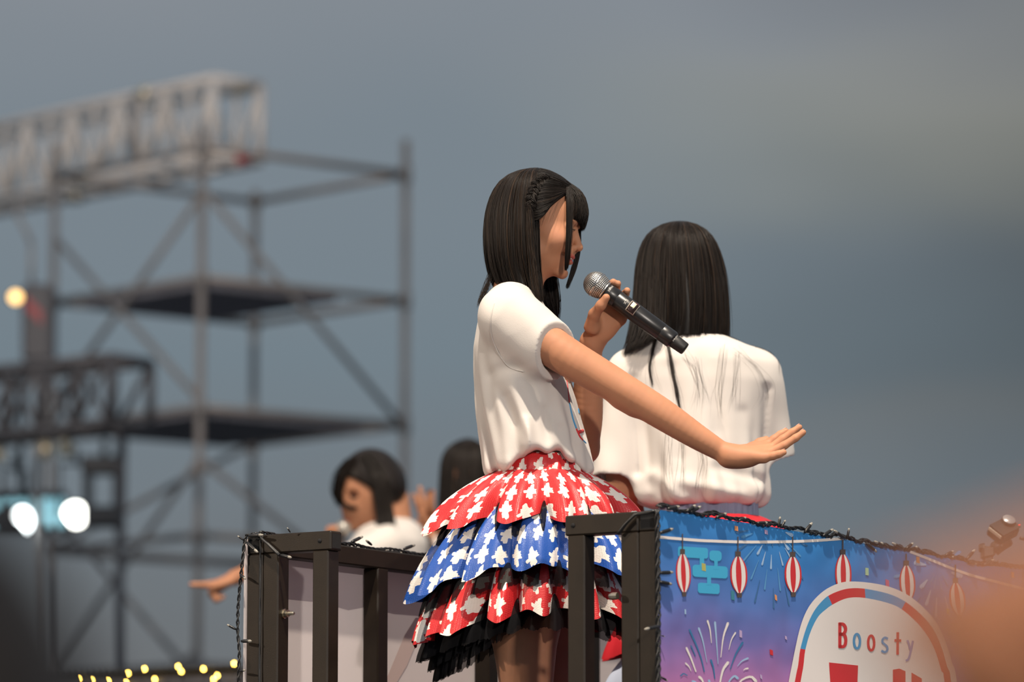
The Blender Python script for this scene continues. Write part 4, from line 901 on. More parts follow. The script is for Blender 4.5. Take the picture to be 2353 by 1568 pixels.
# ================================================================== frilled skirt
def star_fabric(name, base, scale=22.0):
    m = bpy.data.materials.new(name); m.use_nodes = True; nt = m.node_tree; N, L = nt.nodes, nt.links; b = N['Principled BSDF']
    uv = N.new('ShaderNodeUVMap'); sc = N.new('ShaderNodeVectorMath'); sc.operation = 'SCALE'; sc.inputs['Scale'].default_value = scale; L.new(uv.outputs[0], sc.inputs[0])
    vo = N.new('ShaderNodeTexVoronoi'); vo.voronoi_dimensions = '2D'; vo.inputs['Scale'].default_value = 1; vo.inputs['Randomness'].default_value = .32; L.new(sc.outputs[0], vo.inputs['Vector'])
    df = N.new('ShaderNodeVectorMath'); df.operation = 'SUBTRACT'; L.new(sc.outputs[0], df.inputs[0]); L.new(vo.outputs['Position'], df.inputs[1])
    sp = N.new('ShaderNodeSeparateXYZ'); L.new(df.outputs[0], sp.inputs[0])
    def M(op, *ins):
        n = N.new('ShaderNodeMath'); n.operation = op
        for i, v in enumerate(ins):
            if isinstance(v, (int, float)): n.inputs[i].default_value = v
            else: L.new(v, n.inputs[i])
        return n.outputs[0]
    ang = M('ARCTAN2', sp.outputs['Y'], sp.outputs['X']); sr = N.new('ShaderNodeSeparateColor'); L.new(vo.outputs['Color'], sr.inputs[0])
    ang = M('ADD', ang, M('MULTIPLY', sr.outputs[0], .9))
    rad = N.new('ShaderNodeVectorMath'); rad.operation = 'LENGTH'; L.new(df.outputs[0], rad.inputs[0])
    th = M('ADD', .325, M('ADD', M('MULTIPLY', M('SINE', M('MULTIPLY', ang, 4.0)), .075), M('ADD', M('MULTIPLY', M('SINE', M('ADD', M('MULTIPLY', ang, 7.0), 1.3)), .048), M('MULTIPLY', M('SINE', M('ADD', M('MULTIPLY', ang, 15.0), .4)), .022))))
    th = M('ADD', th, M('MULTIPLY', M('SINE', M('ADD', M('MULTIPLY', ang, 2.0), 4.2)), .055))
    inside = M('LESS_THAN', rad.outputs['Value'], th)
    mx = N.new('ShaderNodeMix'); mx.data_type = 'RGBA'; mx.inputs['A'].default_value = (*base, 1); mx.inputs['B'].default_value = (.80, .74, .68, 1); L.new(inside, mx.inputs['Factor'])
    L.new(mx.outputs['Result'], b.inputs['Base Color'])
    # tiny foil dots
    v2 = N.new('ShaderNodeTexVoronoi'); v2.voronoi_dimensions = '2D'; v2.inputs['Scale'].default_value = 330; v2.inputs['Randomness'].default_value = .25; L.new(uv.outputs[0], v2.inputs['Vector'])
    dot = M('LESS_THAN', v2.outputs['Distance'], .30)
    rg = M('SUBTRACT', .55, M('MULTIPLY', dot, .33)); L.new(rg, b.inputs['Roughness'])
    bp = N.new('ShaderNodeBump'); bp.inputs['Strength'].default_value = .5; bp.inputs['Distance'].default_value = .001; L.new(v2.outputs['Distance'], bp.inputs['Height']); L.new(bp.outputs[0], b.inputs['Normal'])
    b.inputs['Specular IOR Level'].default_value = .6
    return m
M_red = star_fabric('red_star_fabric', (.56, .018, .022)); M_blue = star_fabric('blue_star_fabric', (.010, .075, .36))
def tulle():
    m = bpy.data.materials.new('black_tulle'); m.use_nodes = True; N, L = m.node_tree.nodes, m.node_tree.links; b = N['Principled BSDF']
    b.inputs['Base Color'].default_value = (.004, .004, .005, 1); b.inputs['Roughness'].default_value = .8; b.inputs['Specular IOR Level'].default_value = .1
    t = N.new('ShaderNodeBsdfTransparent'); mix = N.new('ShaderNodeMixShader'); mix.inputs[0].default_value = .78
    L.new(t.outputs[0], mix.inputs[1]); L.new(b.outputs[0], mix.inputs[2]); L.new(mix.outputs[0], N['Material Output'].inputs['Surface'])
    return m
M_tulle = tulle()
def ruffle(name, cx, cy, zt, at, bt, hem, nf, amp, m, parent, prof=1.0, nth=320, nt_=18, seed=0, hemw=.010, jag=0, uoff=0.0, lip=0.0, pleat=False):
    """gathered tier: top ring (at,bt) at height zt; hem(theta)->(z, a, b, dx)"""
    th = np.linspace(0, 2*math.pi, nth+1); t = np.linspace(0, 1, nt_)
    TH, T = np.meshgrid(th, t, indexing='ij')
    r_ = np.random.default_rng(seed); p = r_.uniform(0, 6.28, 5)
    if pleat:
        cs = (np.arange(nf)+r_.uniform(-.30, .30, nf))*2*math.pi/nf; wv = np.ones_like(TH)
        for c in cs:
            dd = np.abs((TH-c+math.pi) % (2*math.pi)-math.pi); ww = r_.uniform(.055, .105); wv = wv-r_.uniform(1.4, 2.3)*np.exp(-(dd/ww)**2)
        wv = np.maximum(wv, -1.5)
    else:
        wv = np.sin(nf*TH+1.1*np.sin(3*TH+p[0])+p[1]); wv = np.sign(wv)*np.abs(wv)**.8
    w2 = np.sin((nf*2+3)*TH+p[2]+.8*np.sin(2*TH+p[3]))
    zh, ah, bh, dx = hem(TH)
    s = np.sin(T*math.pi/2*prof)/math.sin(math.pi/2*prof)
    w3 = np.sin((nf+1)*TH+p[4]+.7*np.sin(2*TH+p[0]))
    fold = (amp*wv+amp*.28*w2+(amp*.55*w3 if pleat else 0))*T**1.15
    a = at+(ah-at)*s+fold; b = bt+(bh-bt)*s+fold
    X = cx+dx*T+a*np.cos(TH); Y = cy+b*np.sin(TH)
    Z = zt+(zh-zt)*(T**1.25*.75+T*.25)-hemw*wv*T**2*.6-(hemw*.9*w3*T**3 if pleat else 0)+lip*T**6*np.cos(TH*nf*.5)
    if jag: Z = Z-(T > .97)*r_.uniform(0, jag, (nth+1, 1))
    V = np.stack([X, Y, Z], -1).reshape(-1, 3); i, j = np.meshgrid(np.arange(nth), np.arange(nt_-1), indexing='ij')
    F = np.stack([i*nt_+j, i*nt_+j+1, (i+1)*nt_+j+1, (i+1)*nt_+j], -1).reshape(-1, 4)
    ln = np.sqrt((ah-at)**2+(zh-zt)**2); ravg = (at+float(np.mean(ah)))/2*1.12
    UV = np.stack([TH*ravg*1.35+uoff, -T*ln+uoff*.7], -1).reshape(-1, 2)
    return obj(name, mesh_np(name, V, F, True, uv=UV), m, parent)
SX = G(1240, 1100)[0]; z_ = lambda py: G(1240, py)[2]
# theta: 0 = front (+X), pi = back (-X), 3pi/2 = towards camera
def near(T): return np.clip(-np.sin(T), 0, 1)
def back(T): return np.clip(-np.cos(T), 0, 1)
lift = .12*.22   # the lens looks up: the near hem hangs visibly lower than the far one by itself
skirt = obj('skirt', *[None, None]) if False else ruffle('skirt', SX, Y0, z_(1052), .092, .108, lambda T: (z_(1098)+0*T, .104, .122, 0), 30, .0015, M_red, singer, nt_=8, seed=1, hemw=0)
skirt['label'] = 'red star print waistband with three frilled tiers'
def h1(T): return z_(1188)-.018*near(T)-.024*back(T)**2, .198+.012*back(T), .175, -.004
def h2(T): return z_(1318)-.052*back(T)**2, .218+.028*back(T)**1.5, .190, -.006
def h3(T): return z_(1420)-.055*back(T)**1.6, .208+.040*back(T)**1.5, .185, -.004
def off(h, dz, dr): return lambda T: (h(T)[0]+dz, h(T)[1]+dr, h(T)[2]+dr, h(T)[3])
ruffle('tier', SX, Y0, z_(1088), .100, .116, h1, 12, .025, M_red, skirt, prof=.95, seed=3, hemw=.010, pleat=True, nth=560)
ruffle('tier', SX, Y0, z_(1170), .150, .145, h2, 13, .026, M_blue, skirt, prof=.9, seed=5, hemw=.012, pleat=True, nth=560, uoff=.13)
ruffle('tier', SX, Y0, z_(1285), .170, .155, h3, 14, .026, M_red, skirt, prof=.9, seed=8, hemw=.012, pleat=True, nth=560, uoff=.31)
for h, zt, sd, dz in ((h1, 1120, 11, -.032), (h2, 1230, 12, -.036), (h3, 1330, 13, -.034)):
    ruffle('tulle', SX, Y0, z_(zt), .12, .12, off(h, dz, -.006), 26, .014, M_tulle, skirt, prof=.9, seed=sd, hemw=.008, jag=.004, nth=640)
for k, dz in enumerate((-.050, -.060)):
    hb = lambda T: (h3(T)[0]+.012-(.012-dz+.012*k)*back(T)**.6, h3(T)[1]-.028-.012*k, h3(T)[2]-.03, -.006)
    ruffle('tulle', SX, Y0, z_(1340), .12, .12, hb, 44, .010, M_tulle, skirt, prof=.9, seed=20+k, hemw=.010, jag=.006, nth=800)
# ================================================================== microphone
ax = mic_b-mic_a; ML = np.linalg.norm(ax); ax /= ML
mic = empty('microphone', tuple(mic_a+ax*.1), 'black handheld wireless microphone with silver mesh head held up to the singer\'s mouth', 'microphone')
M_mic = mat('mic_black', (.012, .012, .013), .33, spec=.6); M_micd = mat('mic_tail_black', (.014, .014, .014), .5)
M_silver = mat('mic_silver', (.62, .60, .57), .28, metal=1)
def grille():
    m = bpy.data.materials.new('steel_mesh'); m.use_nodes = True; N, L = m.node_tree.nodes, m.node_tree.links; b = N['Principled BSDF']
    uv = N.new('ShaderNodeUVMap'); vo = N.new('ShaderNodeTexVoronoi'); vo.voronoi_dimensions = '2D'; vo.inputs['Scale'].default_value = 1; vo.inputs['Randomness'].default_value = 0; L.new(uv.outputs[0], vo.inputs['Vector'])
    r = N.new('ShaderNodeValToRGB'); r.color_ramp.elements[0].position = .30; r.color_ramp.elements[0].color = (.01, .01, .01, 1); r.color_ramp.elements[1].position = .44; r.color_ramp.elements[1].color = (.72, .70, .66, 1)
    L.new(vo.outputs['Distance'], r.inputs[0]); L.new(r.outputs[0], b.inputs['Base Color']); b.inputs['Metallic'].default_value = .85; b.inputs['Roughness'].default_value = .32
    bp = N.new('ShaderNodeBump'); bp.inputs['Strength'].default_value = .9; bp.inputs['Distance'].default_value = .001; L.new(vo.outputs['Distance'], bp.inputs['Height']); L.new(bp.outputs[0], b.inputs['Normal'])
    return m
def lathe_uv(name, a, d, prof, n, m, parent, us=1, vs=1):
    V, F = s_lathe(a, np.asarray(a)+d, prof, n+1, cap=False)
    u, v, dd = frame_of(d); V = []; UV = []; s = 0
    for i, (t, r) in enumerate(prof):
        if i: s += math.hypot(t-prof[i-1][0], r-prof[i-1][1])
        for k in range(n+1):
            th = 2*math.pi*k/n; V.append(a+dd*t+(u*math.cos(th)+v*math.sin(th))*r); UV.append((k/n*us, s*vs+(.5 if False else 0)))
    F = [(i*(n+1)+k, i*(n+1)+k+1, (i+1)*(n+1)+k+1, (i+1)*(n+1)+k) for i in range(len(prof)-1) for k in range(n)]
    return obj(name, mesh_np(name, V, np.array(F), True, uv=UV), m, parent)
R0 = .0272
prof = [(-.0262+.0005, .001)]+[(-R0*.965*math.cos(a), R0*math.sin(a)) for a in np.linspace(.06, 1.50, 18)]
lathe_uv('mesh_head', mic_a, ax, prof+[(.002, R0)], 56, grille(), mic, 44, 270)
lathe_uv('mesh_head', mic_a, ax, [(.004, R0), (.010, R0*.97), (.017, R0*.90), (.023, R0*.80)], 56, MATS.get('x') or bpy.data.materials['steel_mesh'], mic, 44, 270)
simple('band', s_lathe(mic_a+ax*.0005, mic_b, [(0, R0), (.0004, R0+.0009), (.0042, R0+.0009), (.0046, R0)], 40), M_silver, mic, True)
simple('collar', s_lathe(mic_a+ax*.0225, mic_b, [(0, .0205), (.0005, .0222), (.0035, .0222), (.0045, .0205)], 36), M_silver, mic, True)
body_m = simple('handle', s_lathe(mic_a+ax*.0255, mic_b, [(0, .0200), (.010, .0204), (.030, .0202), (.0305, .0198), (.0312, .0202), (.080, .0200), (.1485, .0192), (.149, .0188), (.1497, .0192), (.176, .0190), (.180, .0165)], 40), M_mic, mic, True)
simple('antenna_cap', s_lathe(mic_a+ax*.200, mic_b, [(0, .0140), (.002, .0152), (.034, .0138), (.0365, .0125)], 32), M_micd, mic, True)
# display window and markings on the side towards the camera
tc = np.array([0, -1.0, 0]); vn = tc-ax*np.dot(tc, ax)+np.array([0, 0, .45])-ax*np.dot(np.array([0, 0, .45]), ax); vn /= np.linalg.norm(vn); vt = np.cross(ax, vn)
def mslab(name, s, t, w, h, lift, m, rr=.0202, parent=mic):
    n_ = 7; V = []; hw = h/2
    for q in np.linspace(-hw, hw, n_):
        a = (t+q)/rr; rad = vn*math.cos(a)+vt*math.sin(a)
        for d_ in (s-w/2, s+w/2): V.append(mic_a+ax*d_+rad*(rr+lift))
    F = [(2*i, 2*i+1, 2*i+3, 2*i+2) for i in range(n_-1)]
    o = obj(name, mesh_np(name, V, F, True), m, parent)
    md = o.modifiers.new('thick', 'SOLIDIFY'); md.thickness = .0006; return o
mslab('display_frame', .096, .004, .021, .026, .0012, mat('display_frame', (.42, .36, .30), .3)); mslab('display_window', .096, .004, .0175, .0215, .0022, mat('display_dark', (.030, .018, .018), .15)); mslab('display_lit', .0945, -.0005, .0095, .0105, .0030, mat('display_lit', (.75, .75, .50), .4, emit=(.8, .8, .5), estr=.35))
mslab('display_tab', .099, -.007, .008, .004, .0028, mat('display_dark2', (.08, .03, .03), .3))
def mtext(txt, s, t, size, rr, m=mat('mic_print', (.62, .60, .56), .5), around=True):
    cu = bpy.data.curves.new('marking', 'FONT'); cu.body = txt; cu.size = size; cu.align_x = 'CENTER'; cu.align_y = 'CENTER'
    a = t/rr; rad = vn*math.cos(a)+vt*math.sin(a); tan = -vn*math.sin(a)+vt*math.cos(a)
    xd = -tan if around else ax; yd = np.cross(rad, xd)
    o = bpy.data.objects.new('tmp', cu); COL.objects.link(o); dg = bpy.context.evaluated_depsgraph_get(); me = bpy.data.meshes.new_from_object(o.evaluated_get(dg)); bpy.data.objects.remove(o)
    for v in me.vertices:
        x, y = v.co.x, v.co.y; aa = a+(x if around else -y)/rr*(1 if around else 1); rr_ = vn*math.cos(aa)+vt*math.sin(aa)
        v.co = Vector(mic_a+ax*(s+(y if around else x))+rr_*(rr+.0004))
    me.materials.append(m); keep(link(bpy.data.objects.new('marking', me)), mic)
mtext('SHURE', .2055, .0, .0062, .0152); mtext('SHURE', .0335, -.002, .0060, .0206); mtext('SLX', .0765, .002, .0075, .0204)
# ================================================================== second performer, seen from behind
Y2 = 9.12; S2 = Y2/9300.0*1.0
def K(px, py, dy=0.0): return P(px, py, Y2+dy)
second = empty('person', (K(1605, 1100)[0], Y2, DECK), 'long haired performer in white t-shirt standing with back turned behind the blue banner', 'person')
parts = []
lo = K(1340, 1190, -.2); hi = K(1830, 760, .3)
X2 = K(1605, 1100)[0]
V, Q = legs_trunk(X2, Y2, K(1590, 800)[2], (.25, .97)); parts.append((V, Q))
F = Field(K(1340, 1300, -.16), K(1840, 480, .30), .005)
F.cone(K(1585, 690), K(1590, 800), .052, .056, .02); F.ell(K(1568, 635), (.068, .070, .10), .02)       # neck, head inside the hair
F.ell(K(1570, 690, .05), (.055, .06, .07), .03)
F.chain([K(1445, 860), K(1432, 1060, .0), K(1432, 1125, .02), K(1455, 1200, .10)], [.046, .040, .036, .030], .02)
F.chain([K(1745, 860), K(1772, 1000, .04), K(1770, 1020, .10), K(1700, 1010, .24)], [.044, .033, .032, .026], .02)
for b in ((1680, 1000, .265), (1672, 1010, .26), (1668, 1020, .25)): F.cone(K(1700, 1010, .24), K(*b), .022, .010, .01)
V, Q = F.mesh(); parts.append((V, Q))
# near-side forearm hand resting in front of the body
F = Field(K(1380, 1420, -.08), K(1640, 1140, .36), .004)
F.chain([K(1445, 1170, .06), K(1462, 1230, .12), K(1495, 1270, .20)], [.034, .030, .022], .02)
for k in range(4): F.chain([K(1495, 1270, .2), K(1515+4*k, 1285-6*k, .24), K(1535+4*k, 1290-7*k, .27)], [.018, .011, .008], .006)
F.chain([K(1495, 1262, .2), K(1505, 1250, .23), K(1520, 1245, .25)], [.016, .010, .008], .006)
V, Q = F.mesh(); parts.append((V, Q))
V, Q = join_vf(parts); obj('body', mesh_np('body', V, Q, True, col=np.tile(np.array(SKIN), (len(V), 1))), M_skin, second)
shoes(X2, Y2, (.25, .97), .072, second, MATS['boot_leather'])
# ---- shirt
rows = ((764, 1535, 1640, .050), (772, 1508, 1664, .065), (790, 1464, 1708, .085), (810, 1432, 1748, .10), (835, 1416, 1776, .11), (880, 1416, 1782, .115), (940, 1424, 1772, .115), (1000, 1436, 1762, .12), (1060, 1446, 1758, .125), (1110, 1452, 1762, .13), (1140, 1456, 1762, .13), (1158, 1468, 1752, .125), (1168, 1490, 1740, .115))
tab2 = [(K(1600, py)[2], (K(x0, py)[0]+K(x1, py)[0])/2, Y2, (K(x1, py)[0]-K(x0, py)[0])/2, b) for py, x0, x1, b in rows]
def warp2(X, Y, Z, ph):
    z0 = K(1600, 1160)[2]; t = np.clip((Z-z0)/.35, 0, 1); g = (1-t)**2
    d = -.009*g*np.sin(9*ph+3*t+1)-.005*g*np.sin(17*ph)-.0022*wob(X, Y, Z, 18, .7)
    for px0, py0, px1, py1, a, w in ((1475, 940, 1500, 1150, .010, .016), (1500, 1100, 1560, 1160, -.008, .014), (1560, 1120, 1700, 1150, -.010, .016), (1700, 960, 1730, 1100, .006, .016), (1540, 860, 1555, 1060, .005, .018), (1640, 1090, 1740, 1110, .007, .014), (1760, 900, 1750, 1040, .009, .010), (1610, 840, 1640, 1000, .004, .02), (1450, 880, 1462, 1090, .012, .012)):
        p0, p1 = K(px0, py0), K(px1, py1); bx, bz = p1[0]-p0[0], p1[2]-p0[2]; L2 = bx*bx+bz*bz
        tt = np.clip(((X-p0[0])*bx+(Z-p0[2])*bz)/L2, 0, 1); dist = np.sqrt((X-p0[0]-tt*bx)**2+(Z-p0[2]-tt*bz)**2)
        d = d+a*np.exp(-(dist/w)**2)
    return d
F = Field(K(1335, 1195, -.20), K(1835, 745, .26), .0038)
F.loft(tab2, .01, warp2)
def sleeve(F, a, b, r0, r1, pcut, ncut, inn):
    F2 = Field(F.lo, F.lo+F.h*(F.n-1), F.h); d = np.asarray(b)-np.asarray(a)
    F2.cone(a, b+d*.4, r0, r1, .02)
    sl_, X, Y, Z = F2.region(F2.lo, F2.lo+F2.h*F2.n); F2.D += (.0025*wob(X, Y, Z, 26, 2.0)).astype(np.float32)
    F2.cut(pcut, ncut); n = np.minimum(F.n, F2.n); A = F.D[:n[0], :n[1], :n[2]]; B = F2.D[:n[0], :n[1], :n[2]]
    h = np.clip(.5+.5*(B-A)/.03, 0, 1); F.D[:n[0], :n[1], :n[2]] = B+(A-B)*h-.03*h*(1-h)
    F.cone(a*.35+b*.65, b+d*.5, inn, inn+.004, .004, 'sub')
sleeve(F, K(1452, 868, .0), K(1412, 1098, -.01), .060, .050, K(1410, 1102, -.01), (-.10, -.12, -1), .045)
sleeve(F, K(1738, 862, .01), K(1776, 1040, .05), .056, .047, K(1780, 1052, .05), (.15, .25, -1), .042)
V, Q = F.mesh(); V = relax(V, Q, 2); obj('t_shirt', mesh_np('t_shirt', V, Q), M_cotton, second)
bvh2 = BVHTree.FromPolygons([Vector(v) for v in V], [tuple(map(int, q)) for q in Q])
# sleeve hem stitching
for hem in (((1364, 1083), (1395, 1090), (1425, 1095), (1452, 1098)),):
    q = [onto(bvh2, x, y, .0004) for x, y in hem]; q = [p for p in q if p is not None]
    if len(q) > 2: simple('seam', s_path(catmull(q, 20), .0012, 5), M_cotton, second, True)
# ---- hair
kz = lambda py: K(1570, py)[2]; kx = lambda px: K(px, 700)[0]
lv = [(kz(py), kx(cx), Y2+.005+dy, a/1020., b) for py, cx, a, b, dy in ((508, 1563, 4, .005, 0), (511, 1563, 32, .032, 0), (518, 1562, 52, .050, 0), (532, 1561, 72, .068, 0), (555, 1561, 87, .083, 0), (590, 1562, 99, .094, 0), (640, 1564, 107, .099, 0), (690, 1566, 109, .098, 0), (740, 1567, 109, .094, 0), (770, 1564, 112, .092, 0), (790, 1560, 114, .090, 0))]
H = revolve_hair(lv, 0, 360, 3900, m=17, brown=.05, ragged=.13, depth=.009, rad=.00060, wave=.003)
# length falling forward over the left shoulder
H.append(sheet([[K(1475, 570, .0), K(1462, 640, -.005), K(1457, 720, -.02), K(1446, 775, -.04), K(1434, 815, -.045)], [K(1490, 570, -.03), K(1478, 640, -.045), K(1474, 720, -.06), K(1462, 780, -.08), K(1446, 806, -.085)], [K(1512, 570, -.05), K(1500, 640, -.065), K(1497, 720, -.08), K(1488, 765, -.098), K(1470, 796, -.105)], [K(1530, 570, -.06), K(1522, 640, -.078), K(1520, 720, -.09), K(1516, 760, -.105), K(1500, 778, -.11)]], 1000, 12, .003, .0007, .03))
hair_obj('hair', H, second)
# single strands lying on the back of the shirt
def back_strands(paths, rad):
    S = []
    for p in paths:
        c = catmull(p, 26); q = []
        for x, y in c:
            w = onto(bvh2, x, y, .0022)
            q.append(w if w is not None else (q[-1]+np.array([0, 0, -.008]) if q else K(x, y, -.1)))
        S.append(q)
    return strands(np.array(S), np.full(len(S), rad)*RNG.uniform(.6, 1.3, len(S)), hair_tint(len(S), brown=.1), 4)
base_paths = [[(1512, 780), (1500, 820), (1495, 860), (1505, 900)], [(1535, 790), (1545, 850), (1558, 900), (1562, 950)], [(1540, 960), (1537, 1020), (1540, 1080), (1548, 1135)], [(1565, 1000), (1567, 1060), (1566, 1140)], [(1590, 1000), (1615, 1050), (1608, 1100), (1607, 1135)], [(1570, 810), (1595, 860), (1605, 900), (1598, 950)], [(1660, 800), (1655, 860), (1650, 920), (1652, 960)], [(1690, 810), (1740, 850), (1762, 900), (1758, 940)], [(1600, 830), (1612, 880), (1622, 930)], [(1690, 820), (1688, 880), (1684, 940)]]
paths = []
for b in base_paths:
    for k in range(9):
        o1, o2 = RNG.normal(0, 5), RNG.normal(0, 14); paths.append([(x+o1+o2*(i/len(b))**1.5+RNG.normal(0, 2), y+RNG.normal(0, 8)) for i, (x, y) in enumerate(b)])
thin = back_strands(paths, .00014)
lock = []
for b in ([(1510, 775), (1499, 815), (1494, 850), (1500, 885)], [(1534, 785), (1545, 845), (1556, 900), (1564, 945)]):
    for k in range(40): lock.append([(x+RNG.normal(0, 2.2*(1-.6*i/4)), y+RNG.normal(0, 3)) for i, (x, y) in enumerate(b)])
thick = back_strands(lock, .00030)
hair_obj('loose_strands', [thin, thick, back_strands([[(1675, 775), (1740, 800), (1785, 822), (1789, 860)]]+[[(1675+RNG.normal(0, 3), 776), (1735, 796+RNG.normal(0, 3)), (1783, 818+RNG.normal(0, 3)), (1788, 850)] for _ in range(8)], .0005)], second)
# ---- waistband and skirt
def k_ring(py): return K(1627, py)[2]
sk2 = ruffle('skirt', K(1628, 1170)[0], Y2, k_ring(1146), .112, .103, lambda T: (k_ring(1200)+0*T, .112, .104, 0), 40, .0022, mat('blue_grey_cotton', (.22, .25, .36), .8, noise=.1), second, nt_=8, seed=31, hemw=0)
sk2['label'] = 'blue grey waistband above a red frilled skirt'
M_plain = mat('red_satin', (.50, .014, .022), .42, noise=.1, nscale=18)
SX2 = K(1640, 1170)[0]
ruffle('tier', SX2, Y2, k_ring(1190), .110, .104, lambda T: (k_ring(1290)+0*T, .205, .18, 0), 12, .02, M_plain, sk2, prof=.95, seed=33)
ruffle('tier', SX2, Y2, k_ring(1270), .150, .145, lambda T: (k_ring(1400)+0*T, .225, .19, 0), 13, .02, M_blue, sk2, prof=.9, seed=35)
ruffle('tier', SX2, Y2, k_ring(1380), .170, .155, lambda T: (k_ring(1512)+0*T, .235, .20, 0), 14, .02, M_plain, sk2, prof=.9, seed=37)
ruffle('underskirt', SX2, Y2, k_ring(1480), .170, .155, lambda T: (k_ring(1600)+0*T, .240, .21, 0), 14, .02, mat('pale_blue_cotton', (.46, .52, .66), .8), sk2, prof=.9, seed=37)
# ================================================================== the two performers on the cart behind
YB = 12.8
def B2(px, py, dy=0.0): return P(px, py, YB+dy)
def bg_trunk(px, topy, dx=0.0):
    c = B2(px, topy); return legs_trunk(c[0]+dx, YB, c[2], (-.8, -.6), h=.009)
# --- performer bowing over a microphone, other arm pointing away
pb = empty('person', (B2(880, 1250)[0], YB, DECK), 'performer bowing her head over a microphone and pointing, out of focus behind the frames', 'person')
parts = [bg_trunk(895, 1215)]
F = Field(B2(420, 1480, -.35), B2(1010, 1010, .30), .005)
F.chain([B2(905, 1150, .02), B2(905, 1225, .02)], [.050, .062], .02)
F.ell(B2(845, 1125), (.088, .075, .105), .01, R=np.array(Matrix.Rotation(math.radians(-28), 3, 'Y'))); F.ell(B2(822, 1165), (.052, .055, .066), .02)
F.ell(B2(793, 1168, 0), (.014, .012, .018), .006); F.ell(B2(812, 1208), (.02, .024, .02), .02); F.ell(B2(800, 1190), (.016, .02, .014), .01); F.ell(B2(812, 1136, -.055), (.018, .02, .010), .006, None, 'sub')
F.cone(B2(870, 1150), B2(895, 1220), .05, .055, .03)
# pointing arm
F.chain([B2(880, 1262, -.14), B2(725, 1300, -.20), B2(600, 1302, -.22), B2(540, 1328, -.22)], [.045, .037, .032, .022], .02)
F.chain([B2(540, 1328, -.22), B2(508, 1340, -.22), B2(472, 1345, -.22), B2(440, 1344, -.22)], [.024, .014, .010, .008], .008)
for k in range(3): F.chain([B2(520, 1342, -.24+.02*k), B2(487, 1358+4*k, -.245+.02*k), B2(497, 1378, -.245+.02*k), B2(512, 1372, -.24+.02*k)], [.014, .011, .010, .008], .006)
F.chain([B2(530, 1336, -.25), B2(505, 1345, -.262), B2(487, 1350, -.262)], [.013, .010, .008], .006)
# arm with the microphone
F.chain([B2(900, 1262, .15), B2(850, 1400, .05), B2(790, 1290, -.03), B2(772, 1240, -.03)], [.043, .035, .028, .022], .02)
for k in range(4): F.chain([B2(772, 1236-3*k, -.02), B2(758, 1226-3*k, -.045), B2(770, 1222-3*k, -.065)], [.013, .011, .009], .006)
F.chain([B2(775, 1232, -.02), B2(786, 1220, -.05), B2(780, 1212, -.06)], [.013, .010, .009], .006)
V, Q = F.mesh(); parts.append((V, Q)); V, Q = join_vf(parts)
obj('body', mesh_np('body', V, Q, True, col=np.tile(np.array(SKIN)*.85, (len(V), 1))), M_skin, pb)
shoes(B2(895, 1215)[0], YB, (-.8, -.6), .072, pb, MATS['boot_leather'])
F = Field(B2(790, 1460, -.26), B2(990, 1170, .26), .006)
F.loft([(B2(890, 1192)[2], B2(905, 1200)[0], YB, .05, .05), (B2(890, 1215)[2], B2(898, 1200)[0], YB, .10, .13), (B2(890, 1250)[2], B2(892, 1200)[0], YB, .125, .16), (B2(890, 1350)[2], B2(888, 1200)[0], YB, .12, .14), (B2(890, 1440)[2], B2(888, 1200)[0], YB, .12, .135)], .01, lambda X, Y, Z, ph: -.004*wob(X, Y, Z, 18))
F.cone(B2(885, 1255, -.13), B2(820, 1280, -.17), .06, .052, .03); F.cone(B2(905, 1255, .13), B2(875, 1330, .10), .06, .05, .03)
V, Q = F.mesh(); obj('t_shirt', mesh_np('t_shirt', relax(V, Q, 2), Q), M_cotton, pb)
H = []
Fh = Field(B2(730, 1260, -.16), B2(960, 1010, .16), .005)
Fh.ell(B2(855, 1105, .0), (.100, .092, .105), .01, R=np.array(Matrix.Rotation(math.radians(-25), 3, 'Y')))
Fh.cut(B2(815, 1122), np.array([-.62, -.30, -.95])); Fh.ell(B2(893, 1120), (.055, .08, .06), .03)
V, Q = Fh.mesh(); H.append((V, Q, np.tile(np.array([[.014, .011, .01]]), (len(V), 1))))
H.append(sheet([[B2(835, 1050, -.07), B2(862, 1110, -.10), B2(872, 1180, -.11), B2(880, 1262, -.15)], [B2(850, 1050, -.06), B2(885, 1105, -.095), B2(895, 1180, -.10), B2(912, 1250, -.15)]], 700, 16, .006, .0016))
H.append(sheet([[B2(800, 1060, -.07), B2(775, 1095, -.05), B2(768, 1130, -.02), B2(776, 1158, 0)], [B2(815, 1055, -.07), B2(790, 1100, -.06), B2(782, 1135, -.04), B2(790, 1160, -.03)], [B2(815, 1050, .0), B2(785, 1085, .02), B2(772, 1125, .03), B2(785, 1160, .03)]], 500, 14, .004, .0016))
H.append(sheet([[B2(790, 1155, -.03), B2(800, 1166, -.05), B2(818, 1168, -.06)]], 60, 8, .003, .0014))
hair_obj('hair', H, pb)
for ey in (-.058, .03): simple('eyelashes', s_path([B2(802, 1138, ey+.004), B2(812, 1143, ey-.006), B2(822, 1140, ey-.010)], [.003, .004, .002], 6), M_lash, pb, True)
simple('mouth', s_ell(B2(800, 1197, -.02), (.010, .016, .004), 12, 8), mat('lip_red', (.30, .06, .05), .5), pb, True)
am = B2(790, 1212, -.055); bmk = B2(757, 1285, -.05)
mk = empty('microphone', tuple(bmk), 'out of focus microphone in the hand of the bowing performer', 'microphone')
L = np.linalg.norm(bmk-am)
simple('mesh_head', s_lathe(am-(bmk-am)/L*.02, bmk, [(.0, .006), (.004, .016), (.012, .024), (.024, .026), (.036, .024), (.046, .020)], 20), mat('mic_mesh_plain', (.35, .33, .30), .4, metal=.6), mk, True)
simple('handle', s_lathe(am+(bmk-am)/L*.026, bmk, [(0, .019), (.15, .017), (.16, .014)], 20), M_mic, mk, True)
